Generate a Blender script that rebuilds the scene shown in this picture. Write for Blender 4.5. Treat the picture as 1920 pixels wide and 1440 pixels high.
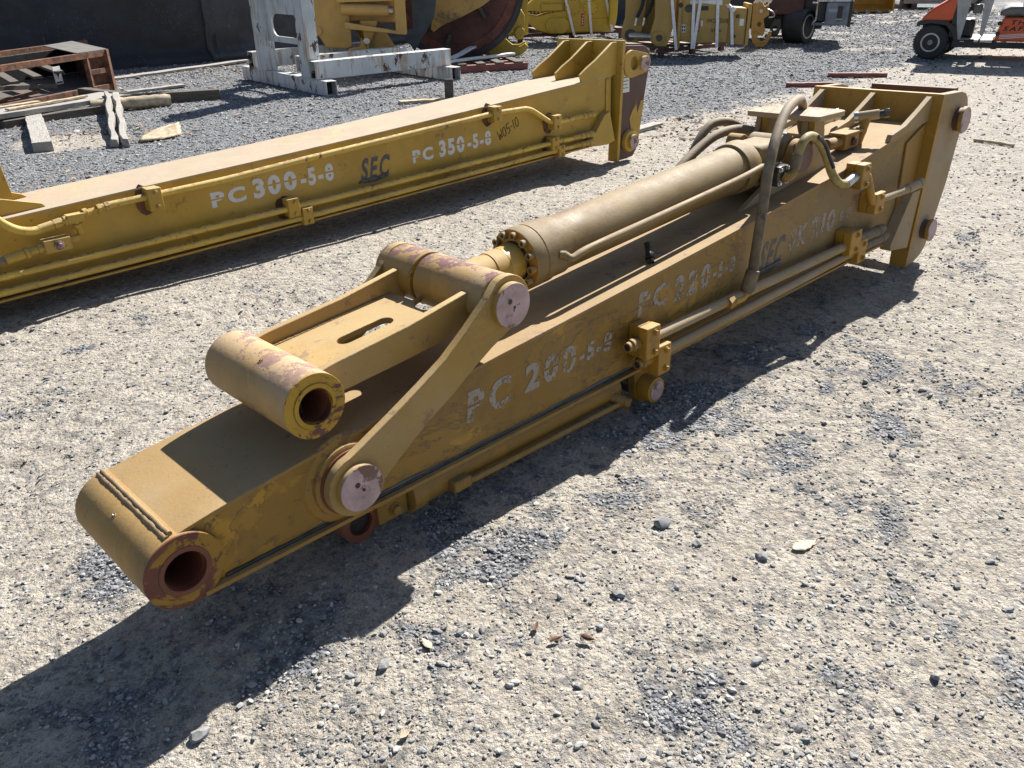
import bpy, bmesh, math, random
import numpy as np
from mathutils import Vector, Matrix
random.seed(7); rng = np.random.default_rng(7)
for o in list(bpy.data.objects): bpy.data.objects.remove(o)
sc = bpy.context.scene; COL = sc.collection
R = math.radians

# ------------------------------------------------------------- camera
cam = bpy.data.objects.new('camera', bpy.data.cameras.new('camera')); COL.objects.link(cam); sc.camera = cam
cam.data.sensor_width = 36; cam.data.lens = 1580/1920*36; cam.data.clip_start = .05; cam.data.clip_end = 400
th, ro = R(27.0), R(1.2)
fwd = Vector((0, math.cos(th), -math.sin(th))); right = Vector((1, 0, 0)); down = fwd.cross(right)
r2 = right*math.cos(ro) + down*math.sin(ro); d2 = -right*math.sin(ro) + down*math.cos(ro)
m = Matrix((r2, -d2, -fwd)).transposed().to_4x4(); m.translation = (0, 0, 1.45); cam.matrix_world = m
sc.render.resolution_x, sc.render.resolution_y = 1024, 768
# ------------------------------------------------------------- light
SUN = Vector((.533, .831, 1.0)).normalized()
el = math.asin(SUN.z); az = math.atan2(SUN.x, SUN.y)
w = bpy.data.worlds.new('World'); sc.world = w; w.use_nodes = True
nt = w.node_tree; nt.nodes.clear()
sky = nt.nodes.new('ShaderNodeTexSky'); sky.sky_type = 'NISHITA'; sky.sun_disc = False
sky.sun_elevation = el; sky.sun_rotation = az
bg = nt.nodes.new('ShaderNodeBackground'); bg.inputs['Strength'].default_value = .052
out = nt.nodes.new('ShaderNodeOutputWorld')
nt.links.new(sky.outputs[0], bg.inputs[0]); nt.links.new(bg.outputs[0], out.inputs[0])
sl = bpy.data.lights.new('sun', 'SUN'); sl.energy = 5.0; sl.angle = R(.5); sl.color = (1, .965, .91)
so = bpy.data.objects.new('sun', sl); COL.objects.link(so); so.rotation_euler = (-SUN).to_track_quat('-Z', 'Y').to_euler()
so.location = SUN*30
sc.view_settings.view_transform = 'Standard'; sc.view_settings.look = 'None'
sc.view_settings.exposure = 1.1; sc.view_settings.gamma = 1
try: sc.view_settings.use_curve_mapping = False
except Exception: pass

# ------------------------------------------------------------- material helpers
class NB:
    def __init__(s, name):
        s.m = bpy.data.materials.new(name); s.m.use_nodes = True; s.t = s.m.node_tree; s.t.nodes.clear()
        s.out = s.n('ShaderNodeOutputMaterial'); s.b = s.n('ShaderNodeBsdfPrincipled'); s.l(s.b.outputs[0], s.out.inputs[0])
        tc = s.n('ShaderNodeTexCoord'); s.co = tc.outputs['Object']; s.nz = None
    def n(s, k, **kw):
        x = s.t.nodes.new(k)
        for a, v in kw.items(): setattr(x, a, v)
        return x
    def l(s, a, b): s.t.links.new(a, b)
    def val(s, sock, v):
        if hasattr(v, 'links') or hasattr(v, 'is_output'): s.l(v, sock)
        elif isinstance(v, (tuple, list)): sock.default_value = tuple(v) + ((1,) if len(v) == 3 and len(sock.default_value) == 4 else ())
        else: sock.default_value = v
    def noise(s, scale, detail=4, rough=.55, stretch=None, off=0, dist=0):
        co = s.co
        if stretch or off:
            mp = s.n('ShaderNodeMapping'); s.l(co, mp.inputs[0])
            if stretch: mp.inputs['Scale'].default_value = stretch
            mp.inputs['Location'].default_value = (off, off*.7, off*1.3); co = mp.outputs[0]
        x = s.n('ShaderNodeTexNoise'); s.l(co, x.inputs['Vector'])
        x.inputs['Scale'].default_value = scale; x.inputs['Detail'].default_value = detail; x.inputs['Roughness'].default_value = rough
        x.inputs['Distortion'].default_value = dist
        return x.outputs[0]
    def ramp(s, f, a, b, lo=0., hi=1.):
        x = s.n('ShaderNodeMapRange', interpolation_type='SMOOTHSTEP'); s.l(f, x.inputs[0])
        x.inputs[1].default_value = a; x.inputs[2].default_value = b; x.inputs[3].default_value = lo; x.inputs[4].default_value = hi
        return x.outputs[0]
    def math(s, op, a, b=0., c=None):
        x = s.n('ShaderNodeMath', operation=op); s.val(x.inputs[0], a); s.val(x.inputs[1], b)
        if c is not None: s.val(x.inputs[2], c)
        return x.outputs[0]
    def mix(s, f, a, b, mode='MIX'):
        x = s.n('ShaderNodeMix', data_type='RGBA', blend_type=mode); s.val(x.inputs[0], f); s.val(x.inputs[6], a); s.val(x.inputs[7], b)
        return x.outputs[2]
    def up(s, a=.2, b=.95):
        g = s.n('ShaderNodeNewGeometry'); sp = s.n('ShaderNodeSeparateXYZ'); s.l(g.outputs['Normal'], sp.inputs[0])
        return s.ramp(sp.outputs[2], a, b)
    def bump(s, h, strength=.3, dist=.002):
        x = s.n('ShaderNodeBump'); x.inputs['Strength'].default_value = strength; x.inputs['Distance'].default_value = dist
        s.l(h, x.inputs['Height']); s.l(x.outputs[0], s.b.inputs['Normal'])
    def end(s, col, rough=.6, metal=0.):
        s.val(s.b.inputs['Base Color'], col); s.val(s.b.inputs['Roughness'], rough); s.val(s.b.inputs['Metallic'], metal)
        return s.m

def paint(name, base, dust=(.40, .31, .19), top=.8, side=.25, rust=.5, rustcol=(.075, .028, .022), dark=.4, rough=.5, fresh=.3, grime=(.07, .045, .02), rscale=14, edge=0., chiptop=0., contour=0., coat=0., dustx=None, off=0.):
    b = NB(name)
    if off:
        mp_ = b.n('ShaderNodeMapping'); b.l(b.co, mp_.inputs[0]); mp_.inputs['Location'].default_value = (off, off*.6, off*1.7); obj_co = b.co; b.co = mp_.outputs[0]
    c = b.mix(b.ramp(b.noise(1.6, 5, .6), .35, .65, 0, 1), tuple(x*1.06 for x in base), tuple(x*.84 for x in base))
    # oily stains and scuffed patches with ragged borders
    g = b.math('MULTIPLY', b.ramp(b.noise(2.2, 10, .66, off=3, dist=.5), .53, .60), b.ramp(b.noise(34, 4, .7, off=9), .35, .62, .35, 1.))
    c = b.mix(b.math('MULTIPLY', g, dark), c, grime)
    fr = b.ramp(b.noise(3.6, 8, .62, off=17, dist=1.), .575, .60)
    c = b.mix(b.math('MULTIPLY', fr, fresh), c, (min(1, base[0]*1.45), base[1]*1.42, base[2]*1.1))
    if contour:   # dried oil outlines drawn out along the plate
        cn = b.noise(1.9, 8, .62, (.55, 1, 1.7), off=131, dist=.5)
        for lv, wd in ((.47, .006), (.545, .005)):
            ln = b.ramp(b.math('ABSOLUTE', b.math('SUBTRACT', cn, lv)), wd, wd*.3); c = b.mix(b.math('MULTIPLY', ln, contour), c, (.05, .035, .02))
        c = b.mix(b.math('MULTIPLY', b.ramp(cn, .545, .55), contour*.6), c, (base[0]*.62, base[1]*.62, base[2]*.9))
    # settled dust: mostly on upward faces, thin on the rest
    dn = b.ramp(b.noise(2.4, 8, .6, off=29, dist=.3), .32, .66)
    fine = b.ramp(b.noise(190, 3, .7, off=5), .3, .7, .62, 1.)
    d = b.math('ADD', b.math('MULTIPLY', b.up(), top), b.math('MULTIPLY', dn, side))
    if coat: d = b.math('ADD', d, coat)
    if dustx:
        sx = b.n('ShaderNodeSeparateXYZ'); b.l(b.co, sx.inputs[0]); d = b.math('ADD', d, b.ramp(sx.outputs[0], dustx[0], dustx[1], 0, dustx[2]))
    d = b.math('MULTIPLY', b.math('MINIMUM', b.math('MULTIPLY', d, b.math('ADD', b.math('MULTIPLY', dn, .55), .6)), .94), fine)
    c = b.mix(d, c, b.mix(b.noise(7, 5, .6, off=71), tuple(x*.82 for x in dust), tuple(min(1, x*1.14) for x in dust)))
    # thin scratches
    sc_ = b.math('MULTIPLY', b.ramp(b.noise(9, 5, .8, (1, 1, 14), off=33, dist=2.5), .60, .63), b.ramp(b.noise(3, 2, off=83), .48, .56))
    c = b.mix(b.math('MULTIPLY', sc_, .55), c, (base[0]*1.5, base[1]*1.5, base[2]*1.5))
    # chips down to primer / rust, along edges too
    ch = b.math('MULTIPLY', b.ramp(b.noise(rscale, 7, .72, off=41), .58, .60), b.ramp(b.noise(2.7, 4, .55, off=53), .49, .58))
    sp = b.math('MULTIPLY', b.ramp(b.noise(62, 4, .65, off=61), .635, .665), b.ramp(b.noise(5, 3, off=67), .42, .6))
    k = b.math('MAXIMUM', b.math('MULTIPLY', ch, rust), b.math('MULTIPLY', sp, min(1, rust*1.2)))
    if chiptop:
        ct = b.math('MULTIPLY', b.ramp(b.noise(rscale*1.3, 8, .75, off=47), .50, .53), b.math('MULTIPLY', b.up(.55, .95), chiptop))
        k = b.math('MAXIMUM', k, b.math('MULTIPLY', ct, b.ramp(b.noise(4, 3, off=59), .34, .44)))
    if edge:
        bn = b.n('ShaderNodeBevel', samples=3); bn.inputs['Radius'].default_value = .0045
        ge = b.n('ShaderNodeNewGeometry'); dt = b.n('ShaderNodeVectorMath', operation='DOT_PRODUCT'); b.l(bn.outputs[0], dt.inputs[0]); b.l(ge.outputs['Normal'], dt.inputs[1])
        eg = b.math('MULTIPLY', b.ramp(dt.outputs['Value'], .985, .93), b.math('MULTIPLY', b.ramp(b.noise(24, 6, .75, off=91), .47, .53), edge))
        k = b.math('MAXIMUM', k, eg)
    c = b.mix(k, c, b.mix(b.noise(50, 4, .7), tuple(x*.7 for x in rustcol), tuple(x*2.2 for x in rustcol)))
    b.bump(b.math('SUBTRACT', b.math('ADD', b.noise(110, 4, .65), b.math('MULTIPLY', b.noise(9, 4), .9)), b.math('MULTIPLY', k, .9)), .4, .0018)
    return b.end(c, b.math('ADD', b.math('MULTIPLY', d, .42), b.math('ADD', b.math('MULTIPLY', b.noise(14, 4), .15), rough-.05)))

def simple(name, col, rough=.6, metal=0., var=.3, scale=8, bump=.2, dust=0., dustcol=(.4, .34, .25), stretch=None, spots=None):
    b = NB(name)
    c = b.mix(b.ramp(b.noise(scale, 6, .65, stretch), .3, .7), tuple(x*(1-var) for x in col), tuple(min(1, x*(1+var)) for x in col))
    if spots: c = b.mix(b.ramp(b.noise(spots[1], 5, .7, off=7), spots[2], spots[2]+.05), c, spots[0])
    if dust: c = b.mix(b.math('MULTIPLY', b.up(), b.ramp(b.noise(12, 5, .7, off=2), .3, .7, dust*.5, dust)), c, dustcol)
    b.bump(b.noise(scale*8, 4, .6, stretch), bump, .002)
    return b.end(c, rough, metal)

M = {}
M['yA'] = paint('dusty_ochre_paint', (.28, .145, .012), side=.25, top=.8, dark=.5, rust=.6, fresh=.35, dust=(.37, .26, .13), edge=.6)
M['yAside'] = paint('stained_ochre_paint', (.30, .158, .010), dust=(.27, .195, .105), side=.22, dustx=(1.4, 3.0, .8), top=.85, dark=.55, rust=.4, fresh=.9, contour=.7, grime=(.10, .06, .02))
M['yAfar'] = paint('tan_dusted_paint', (.28, .165, .03), coat=.45, dust=(.36, .29, .205), side=.6, top=.9, dark=.35, rust=.3, fresh=.2)
M['yAtop'] = paint('dust_covered_paint', (.28, .155, .022), dust=(.325, .235, .13), side=.5, top=.95, dark=.35, rust=.9, fresh=.2, rscale=9, rustcol=(.13, .075, .075), edge=.7)
M['link'] = paint('tan_link_paint', (.32, .19, .035), dust=(.385, .28, .145), side=.6, top=.75, dark=.08, rust=.5, fresh=.25, edge=.8, rscale=11, rustcol=(.10, .055, .06))
M['tube'] = paint('scuffed_tube_paint', (.37, .22, .06), dust=(.42, .31, .20), side=.6, top=.7, dark=.2, rust=.9, fresh=.3, rscale=9, rustcol=(.15, .085, .075), chiptop=.8, edge=.7)
M['tubetop'] = paint('rust_scuffed_tube_paint', (.36, .21, .045), dust=(.40, .29, .18), side=.6, top=.5, dark=.2, rust=1., fresh=.3, rscale=12, rustcol=(.12, .06, .055), chiptop=1., edge=.7, off=3.3)
M['cyl'] = paint('cylinder_paint', (.21, .13, .03), dust=(.275, .21, .12), side=.5, top=.7, dark=.3, rust=.6, chiptop=.25, contour=.25, fresh=.35, rough=.38, rustcol=(.12, .06, .045))
M['yBright'] = paint('bare_yellow_paint', (.44, .245, .018), side=.12, top=.4, dark=.25, rust=.5, fresh=.4)
M['orange'] = paint('orange_yellow_paint', (.36, .185, .012), side=.08, top=.3, dark=.2, rust=.35, fresh=.2)
M['yB'] = paint('mustard_paint', (.45, .275, .028), dust=(.42, .33, .19), side=.2, top=.6, dark=.05, rust=.5, fresh=.15, edge=.6, grime=(.12, .09, .03))
M['yBtop'] = paint('worn_top_paint', (.38, .29, .15), dust=(.345, .285, .215), side=.6, top=.85, dark=.1, rust=.9, edge=.5, chiptop=.35, rscale=4, fresh=.5, rustcol=(.27, .18, .14))
M['pipeB'] = paint('chipped_pipe_paint', (.55, .37, .06), chiptop=.7, side=.15, top=.5, dark=.15, rust=1., rscale=22, rustcol=(.11, .04, .02))
M['primer'] = paint('brown_primer', (.085, .035, .03), dust=(.2, .14, .11), side=.2, top=.4, dark=.2, rust=.2, fresh=.1)
M['pin'] = simple('pinkish_pin_face', (.40, .28, .28), .5, 0, .25, 14, .4, spots=((.15, .085, .06), 13, .555))
M['redrust'] = paint('red_rusty_rim', (.16, .045, .022), dust=(.25, .13, .08), side=.15, top=.2, dark=.5, rust=.2, fresh=0)
def rimmat(name, y, r, thr):
    b = NB(name); k = b.ramp(b.noise(9, 9, .72, off=6, dist=.6), thr, thr+.025)
    yel = b.mix(b.noise(12, 5), y, tuple(x*.6 for x in y)); rd = b.mix(b.noise(24, 5, .7), tuple(x*.6 for x in r), tuple(x*1.5 for x in r))
    b.bump(b.math('SUBTRACT', b.noise(70, 4), b.math('MULTIPLY', k, .8)), .5, .002); return b.end(b.mix(k, yel, rd), .6)
M['rim'] = rimmat('rust_and_yellow_rim', (.36, .19, .018), (.12, .035, .02), .48)
M['rimy'] = rimmat('yellow_rim_with_rust', (.48, .28, .022), (.11, .038, .026), .525)
M['hole'] = simple('hole_shade', (.02, .015, .012), .5, 0, .5, 20)  # near-black colour painting the shade inside bores, holes and open tubes
M['hose'] = simple('dusty_rubber_hose', (.165, .12, .07), .75, 0, .35, 16, .5, dust=.5, dustcol=(.33, .27, .18), spots=((.07, .055, .04), 22, .60))
M['hosey'] = simple('yellow_wrapped_hose', (.29, .215, .07), .6, 0, .3, 30, .4)
M['blackrub'] = simple('black_rubber', (.022, .024, .026), .7, 0, .3, 14, .4, dust=.3, dustcol=(.2, .2, .19))
M['steel'] = simple('plated_steel', (.45, .44, .42), .32, .85, .2, 30)
M['grease'] = simple('oily_steel', (.05, .05, .045), .35, .5, .4, 40)
M['lead'] = simple('grey_weld_metal', (.085, .085, .09), .5, .3, .4, 45, .6, spots=((.1, .05, .02), 20, .62))
M['weld'] = paint('weld_bead', (.22, .14, .06), side=.25, top=.4, dark=.6, rust=1.)
M['rust'] = simple('rusty_steel', (.15, .065, .035), .85, 0, .5, 9, .6, spots=((.05, .025, .02), 12, .56))
M['palletsteel'] = simple('brown_painted_steel', (.09, .04, .035), .6, 0, .4, 9, .3, dust=.6, dustcol=(.33, .27, .22))
M['wood'] = simple('weathered_wood', (.30, .28, .25), .85, 0, .35, 9, .8, stretch=(1, 12, 12))
M['darkwood'] = simple('dark_timber', (.10, .085, .07), .9, 0, .4, 9, .8, stretch=(1, 12, 12))
M['redwood'] = simple('red_painted_timber', (.22, .075, .065), .8, 0, .35, 8, .5, stretch=(1, 10, 10), dust=.4)
M['bark'] = simple('pale_bark', (.42, .34, .23), .9, 0, .35, 18, .9)
M['black'] = simple('black_plastic', (.018, .018, .02), .45, 0, .3, 10, .2, dust=.15)
M['navy'] = simple('dark_blue_grey_plate', (.035, .05, .065), .6, 0, .3, 5, .2)
M['machine'] = paint('machine_yellow', (.40, .24, .055), dust=(.42, .33, .2), side=.15, top=.4, dark=.15, rust=.15, fresh=.2)
M['chrome_y'] = paint('bright_attachment_yellow', (.52, .36, .03), side=.05, top=.25, dark=.12, rust=.06, fresh=.1, rough=.4)
M['breaker'] = paint('breaker_ochre', (.40, .25, .055), side=.12, top=.3, dark=.12, rust=.06, fresh=.15, rough=.45)
M['bucket'] = paint('bucket_yellow', (.55, .27, .015), side=.05, top=.2, dark=.1, rust=.05)
M['strap'] = simple('white_strap', (.72, .72, .72), .6, 0, .1, 20)
M['label'] = simple('white_label', (.7, .7, .7), .5, 0, .05)
M['redlabel'] = simple('red_label', (.35, .02, .03), .4, 0, .1)
M['orangecart'] = simple('orange_plastic', (.62, .085, .02), .35, 0, .12, 4, .05, dust=.2)
M['alloy'] = simple('alloy_wheel', (.48, .47, .46), .4, .25, .25, 14)
M['clear'] = simple('cloudy_windscreen', (.35, .36, .36), .25, 0, .2, 5, .1)
M['greyseat'] = simple('grey_vinyl', (.13, .125, .12), .5, 0, .2, 6, .1)
M['truckpanel'] = simple('blue_grey_panel', (.16, .2, .25), .5, 0, .25, 6, .15, spots=((.06, .06, .06), 5, .6))
M['maroon'] = simple('maroon_paint', (.06, .015, .015), .5, 0, .3, 6, .2, spots=((.3, .27, .22), 10, .62))
M['leaf'] = simple('pale_dry_leaf', (.46, .42, .27), .6, 0, .35, 30, .5, spots=((.2, .15, .07), 26, .60))
M['brownleaf'] = simple('brown_leaf', (.13, .06, .03), .7, 0, .4, 40, .3)
M['stone'] = simple('grey_stone', (.19, .195, .205), .9, 0, .35, 60, .6, dust=.3, dustcol=(.38, .35, .29))
M['marker'] = simple('black_marker', (.012, .012, .012), .6)
def white_rack():
    b = NB('rust_streaked_white_paint')
    c = b.mix(b.ramp(b.noise(4, 5), .3, .7), (.62, .64, .64), (.50, .53, .54))
    st = b.math('MULTIPLY', b.ramp(b.noise(22, 4, .6, (1, 1, .08), off=4), .50, .60), b.ramp(b.noise(3, 3, off=8), .35, .55))
    c = b.mix(b.math('MULTIPLY', st, .75), c, (.34, .22, .11))
    p = b.math('MULTIPLY', b.ramp(b.noise(9, 6, .7, (1, 1, .6), off=12), .555, .57), b.ramp(b.noise(2.6, 3, off=21), .48, .56))
    c = b.mix(p, c, (.07, .028, .022)); b.bump(b.noise(40, 3), .15)
    return b.end(c, .4)
M['white'] = white_rack()
def stencil(name, col, thr):
    b = NB(name); n = b.ramp(b.math('ADD', b.noise(55, 5, .75), b.math('MULTIPLY', b.noise(7, 3, off=3), .5)), thr, thr+.09)
    tr = b.n('ShaderNodeBsdfTransparent'); mx = b.n('ShaderNodeMixShader')
    b.l(n, mx.inputs[0]); b.l(tr.outputs[0], mx.inputs[1]); b.l(b.b.outputs[0], mx.inputs[2]); b.l(mx.outputs[0], b.out.inputs[0])
    return b.end(b.mix(b.noise(30, 4), col, tuple(x*.7 for x in col)), .7)
M['stencilA'] = stencil('worn_stencil_paint', (.36, .31, .255), .655)
M['stencilB'] = stencil('white_stencil_paint', (.70, .70, .68), .50)

# ------------------------------------------------------------- mesh helpers
def finish(name, bm, mat, parent=None, bevel=0., smooth=35, world=None):
    bmesh.ops.recalc_face_normals(bm, faces=bm.faces)
    ang = R(smooth)
    for f in bm.faces: f.smooth = True
    for e in bm.edges:
        if len(e.link_faces) == 2:
            if e.calc_face_angle(0) > ang: e.smooth = False
    me = bpy.data.meshes.new(name); bm.to_mesh(me); bm.free()
    me.materials.append(M[mat] if isinstance(mat, str) else mat)
    o = bpy.data.objects.new(name, me); COL.objects.link(o)
    if parent: o.parent = parent
    if bevel:
        bv = o.modifiers.new('bevel', 'BEVEL'); bv.width = bevel; bv.segments = 2; bv.limit_method = 'ANGLE'; bv.angle_limit = R(40)
    return o
def B(): return bmesh.new()
def box(bm, x0, x1, y0, y1, z0, z1, rot=None, piv=None):
    r = bmesh.ops.create_cube(bm, size=1)['verts']
    for v in r: v.co = Vector(((x0+x1)/2+v.co.x*(x1-x0), (y0+y1)/2+v.co.y*(y1-y0), (z0+z1)/2+v.co.z*(z1-z0)))
    if rot: bmesh.ops.rotate(bm, verts=r, cent=Vector(piv or ((x0+x1)/2, (y0+y1)/2, (z0+z1)/2)), matrix=rot)
    return bm
def prism(bm, poly, a0, a1, axis='y', holes=()):
    """polygon extruded along an axis; holes are lists of points"""
    def P(p, a):
        return {'y': Vector((p[0], a, p[1])), 'x': Vector((a, p[0], p[1])), 'z': Vector((p[0], p[1], a))}[axis]
    loops = [list(poly)] + [list(h) for h in holes]
    faces = []
    for a in (a0, a1):
        es = []; vs_all = []
        for lp in loops:
            vs = [bm.verts.new(P(p, a)) for p in lp]; vs_all.append(vs)
            es += [bm.edges.new((vs[i], vs[(i+1) % len(vs)])) for i in range(len(vs))]
        if len(loops) == 1: bm.faces.new(vs_all[0])
        else: bmesh.ops.triangle_fill(bm, use_beauty=True, use_dissolve=False, edges=es)
        faces.append(vs_all)
    for l0, l1 in zip(faces[0], faces[1]):
        n = len(l0)
        for i in range(n): bm.faces.new((l0[i], l0[(i+1) % n], l1[(i+1) % n], l1[i]))
    return bm
def circ(cx, cz, r, n=32, a0=0, a1=360, ccw=True):
    full = abs(a1-a0) >= 360
    return [(cx+r*math.cos(R(a0+(a1-a0)*i/(n if full else n-1))), cz+r*math.sin(R(a0+(a1-a0)*i/(n if full else n-1)))) for i in range(n)]
def frame_along(p0, p1):
    d = (Vector(p1)-Vector(p0)); z = d.normalized()
    x = z.orthogonal().normalized(); return x, z.cross(x), z
def cyl(bm, p0, p1, r0, r1=None, seg=32, hole=0., caps=True, hexa=False):
    r1 = r0 if r1 is None else r1
    if hexa: seg = 6
    x, y, z = frame_along(p0, p1); p0, p1 = Vector(p0), Vector(p1)
    def ring(c, r): return [bm.verts.new(c+(x*math.cos(2*math.pi*i/seg)+y*math.sin(2*math.pi*i/seg))*r) for i in range(seg)]
    a, b = ring(p0, r0), ring(p1, r1)
    q = lambda s, t: [bm.faces.new((s[i], s[(i+1) % seg], t[(i+1) % seg], t[i])) for i in range(seg)]
    q(a, b)
    if hole:
        c, d = ring(p0, hole), ring(p1, hole); q(d, c); q(a, c); q(b, d)
    elif caps: bm.faces.new(a); bm.faces.new(b)
    return bm
def lathe(bm, p0, p1, prof, seg=40):
    """profile [(t metres along, radius)] round the axis p0->p1"""
    x, y, z = frame_along(p0, p1); p0 = Vector(p0); rings = []
    for t, r in prof:
        rings.append([bm.verts.new(p0+z*t+(x*math.cos(2*math.pi*i/seg)+y*math.sin(2*math.pi*i/seg))*max(r, 1e-4)) for i in range(seg)])
    for a, b in zip(rings, rings[1:]):
        for i in range(seg): bm.faces.new((a[i], a[(i+1) % seg], b[(i+1) % seg], b[i]))
    if prof[0][1] < 2e-4 or True:
        bm.faces.new(rings[0]); bm.faces.new(rings[-1])
    return bm
def spline(pts, n=8):
    P = [Vector(p) for p in pts]; P = [P[0]*2-P[1]] + P + [P[-1]*2-P[-2]]; o = []
    for i in range(1, len(P)-2):
        for k in range(n):
            t = k/n; a, b, c, d = P[i-1:i+3]
            o.append(.5*((2*b)+(c-a)*t+(2*a-5*b+4*c-d)*t*t+(3*b-a-3*c+d)*t**3))
    o.append(P[-2]); return o
def tube(bm, pts, r, seg=14, sm=True, n=8, jitter=0.):
    P = spline(pts, n) if sm else [Vector(p) for p in pts]
    prev = None; rings = []
    for i, p in enumerate(P):
        d = (P[min(i+1, len(P)-1)]-P[max(i-1, 0)]).normalized()
        if prev is None: x = d.orthogonal().normalized()
        else: x = (prev-d*prev.dot(d)).normalized()
        prev = x; y = d.cross(x); rr = r*(1+random.uniform(-jitter, jitter))
        rings.append([bm.verts.new(p+(x*math.cos(2*math.pi*k/seg)+y*math.sin(2*math.pi*k/seg))*rr) for k in range(seg)])
    for a, b in zip(rings, rings[1:]):
        for i in range(seg): bm.faces.new((a[i], a[(i+1) % seg], b[(i+1) % seg], b[i]))
    bm.faces.new(rings[0]); bm.faces.new(rings[-1]); return bm
def fillet(pts, rad=.03, n=5):
    """straight pipe run with rounded corners"""
    P = [Vector(p) for p in pts]; o = [P[0]]
    for a, b, c in zip(P, P[1:], P[2:]):
        u, v = (a-b), (c-b); r = min(rad, u.length*.45, v.length*.45); u.normalize(); v.normalize()
        s, e = b+u*r, b+v*r
        for k in range(n+1):
            t = k/n; o.append(s*(1-t)**2+b*2*t*(1-t)+e*t*t)
    o.append(P[-1]); return o
def thing(name, label, cat, loc=(0, 0, 0), rotz=0, mat=None, group=None):
    o = bpy.data.objects.new(name, None); COL.objects.link(o); o.empty_display_size = .2
    if mat is not None: o.matrix_world = mat
    else: o.location = loc; o.rotation_euler = (0, 0, rotz)
    o['label'] = label; o['category'] = cat
    if group: o['group'] = group
    return o
def tag(o, label, cat, group=None):
    o['label'] = label; o['category'] = cat
    if group: o['group'] = group
    return o
def lettering(parent, name, text, p0, xdir, zdir, height, width, mat, gap='', slant=0., thick=.0008, bold=.012, track=.16):
    """flat stencilled characters; gap: characters that get a stencil bridge"""
    bm = B(); x = 0.; x0 = Vector(p0); X = Vector(xdir).normalized(); Z = Vector(zdir).normalized(); Y = Z.cross(X)
    glyphs = []
    for chx in text:
        if chx == ' ': x += .42; continue
        cu = bpy.data.curves.new('glyph', 'FONT'); cu.body = chx; cu.size = 1; cu.offset = bold; cu.resolution_u = 4
        to = bpy.data.objects.new('glyph', cu); COL.objects.link(to)
        dg = bpy.context.evaluated_depsgraph_get(); me = bpy.data.meshes.new_from_object(to.evaluated_get(dg))
        bpy.data.objects.remove(to); g = B(); g.from_mesh(me); bpy.data.meshes.remove(me)
        mn = min(v.co.x for v in g.verts); mxx = max(v.co.x for v in g.verts)
        if chx in gap:
            cz = .36
            for zz in (cz-.035, cz+.035):
                bmesh.ops.bisect_plane(g, geom=g.verts[:]+g.edges[:]+g.faces[:], plane_co=(0, zz, 0), plane_no=(0, 1, 0))
            kill = [f for f in g.faces if abs(f.calc_center_median().y-cz) < .034]
            bmesh.ops.delete(g, geom=kill, context='FACES')
        for v in g.verts: v.co.x += x-mn
        x += (mxx-mn)+track
        me2 = bpy.data.meshes.new('g'); g.to_mesh(me2); g.free(); bm.from_mesh(me2); bpy.data.meshes.remove(me2)
    x -= track
    for v in bm.verts:
        u, h = v.co.x/x*width, v.co.y/.72*height
        v.co = x0+X*(u+slant*h)+Z*h
    if thick > .002:
        r = bmesh.ops.extrude_face_region(bm, geom=bm.faces[:])
        for e in r['geom']:
            if isinstance(e, bmesh.types.BMVert): e.co -= Y*thick
    return finish(name, bm, mat, parent)
def hexbolt(parent, p, d, r=.009, h=.008, mat='yA', name='bolt'):
    bm = B(); p = Vector(p); d = Vector(d).normalized()
    cyl(bm, p, p+d*h*.35, r*1.35, seg=16); cyl(bm, p+d*h*.3, p+d*h*1.3, r, hexa=True)
    return finish(name, bm, mat, parent, bevel=.001)
def dupe(o, parent, loc=None):
    c = o.copy(); COL.objects.link(c); c.parent = parent
    if loc is not None: c.location = loc
    return c

# ------------------------------------------------------------- ground
def vnoise(x, y, s, seed):
    x, y = np.asarray(x)*s, np.asarray(y)*s; xi, yi = np.floor(x).astype(np.int64), np.floor(y).astype(np.int64); fx, fy = x-xi, y-yi
    fx, fy = fx*fx*(3-2*fx), fy*fy*(3-2*fy)
    def h(a, b):
        n = (a*374761393+b*668265263+seed*1442695041) & 0x7fffffff; n = ((n ^ (n >> 13))*1274126177) & 0x7fffffff
        n = (n ^ (n >> 16)) & 0xffff; return n/65535.
    return (h(xi, yi)*(1-fx)+h(xi+1, yi)*fx)*(1-fy)+(h(xi, yi+1)*(1-fx)+h(xi+1, yi+1)*fx)*fy
def fbm(x, y, s, seed, n=4, g=.5):
    t = 0; a = 1; w_ = 0
    for i in range(n): t = t+a*vnoise(x, y, s*2**i, seed+i*7); w_ += a; a *= g
    return t/w_
AX = (.721, .693); AO = (-.733, 1.481)
def smooth(a, b, v): t = np.clip((v-a)/(b-a), 0, 1); return t*t*(3-2*t)
def dustmask(x, y):
    lx = (x-AO[0])*AX[0]+(y-AO[1])*AX[1]; ly = -(x-AO[0])*AX[1]+(y-AO[1])*AX[0]
    n = fbm(x, y, 1.1, 3, 5, .6); n2 = fbm(lx*.35, ly*1.6, 1.3, 11, 4, .6)
    n3 = fbm(x, y, 5.5, 41, 4, .65)
    bias = .125 - .42*smooth(2.7, 4.4, ly)*(1-.65*smooth(3.0, 6., x)) - .03*smooth(8, 13, y) + .06*smooth(1.2, 2.4, ly)*(1-smooth(2.5, 3.1, ly))
    bias = bias - .07*np.exp(-((ly+.2)**2/.3)) + .10*smooth(2.5, 5, lx)*(1-smooth(2.2, 3.6, ly))
    bias = bias + .5*np.exp(-(((x+4.1)/.9)**2+((y-8.0)/.7)**2))
    return smooth(.38, .62, .30*n+.28*n2+.42*n3+bias)
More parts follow.
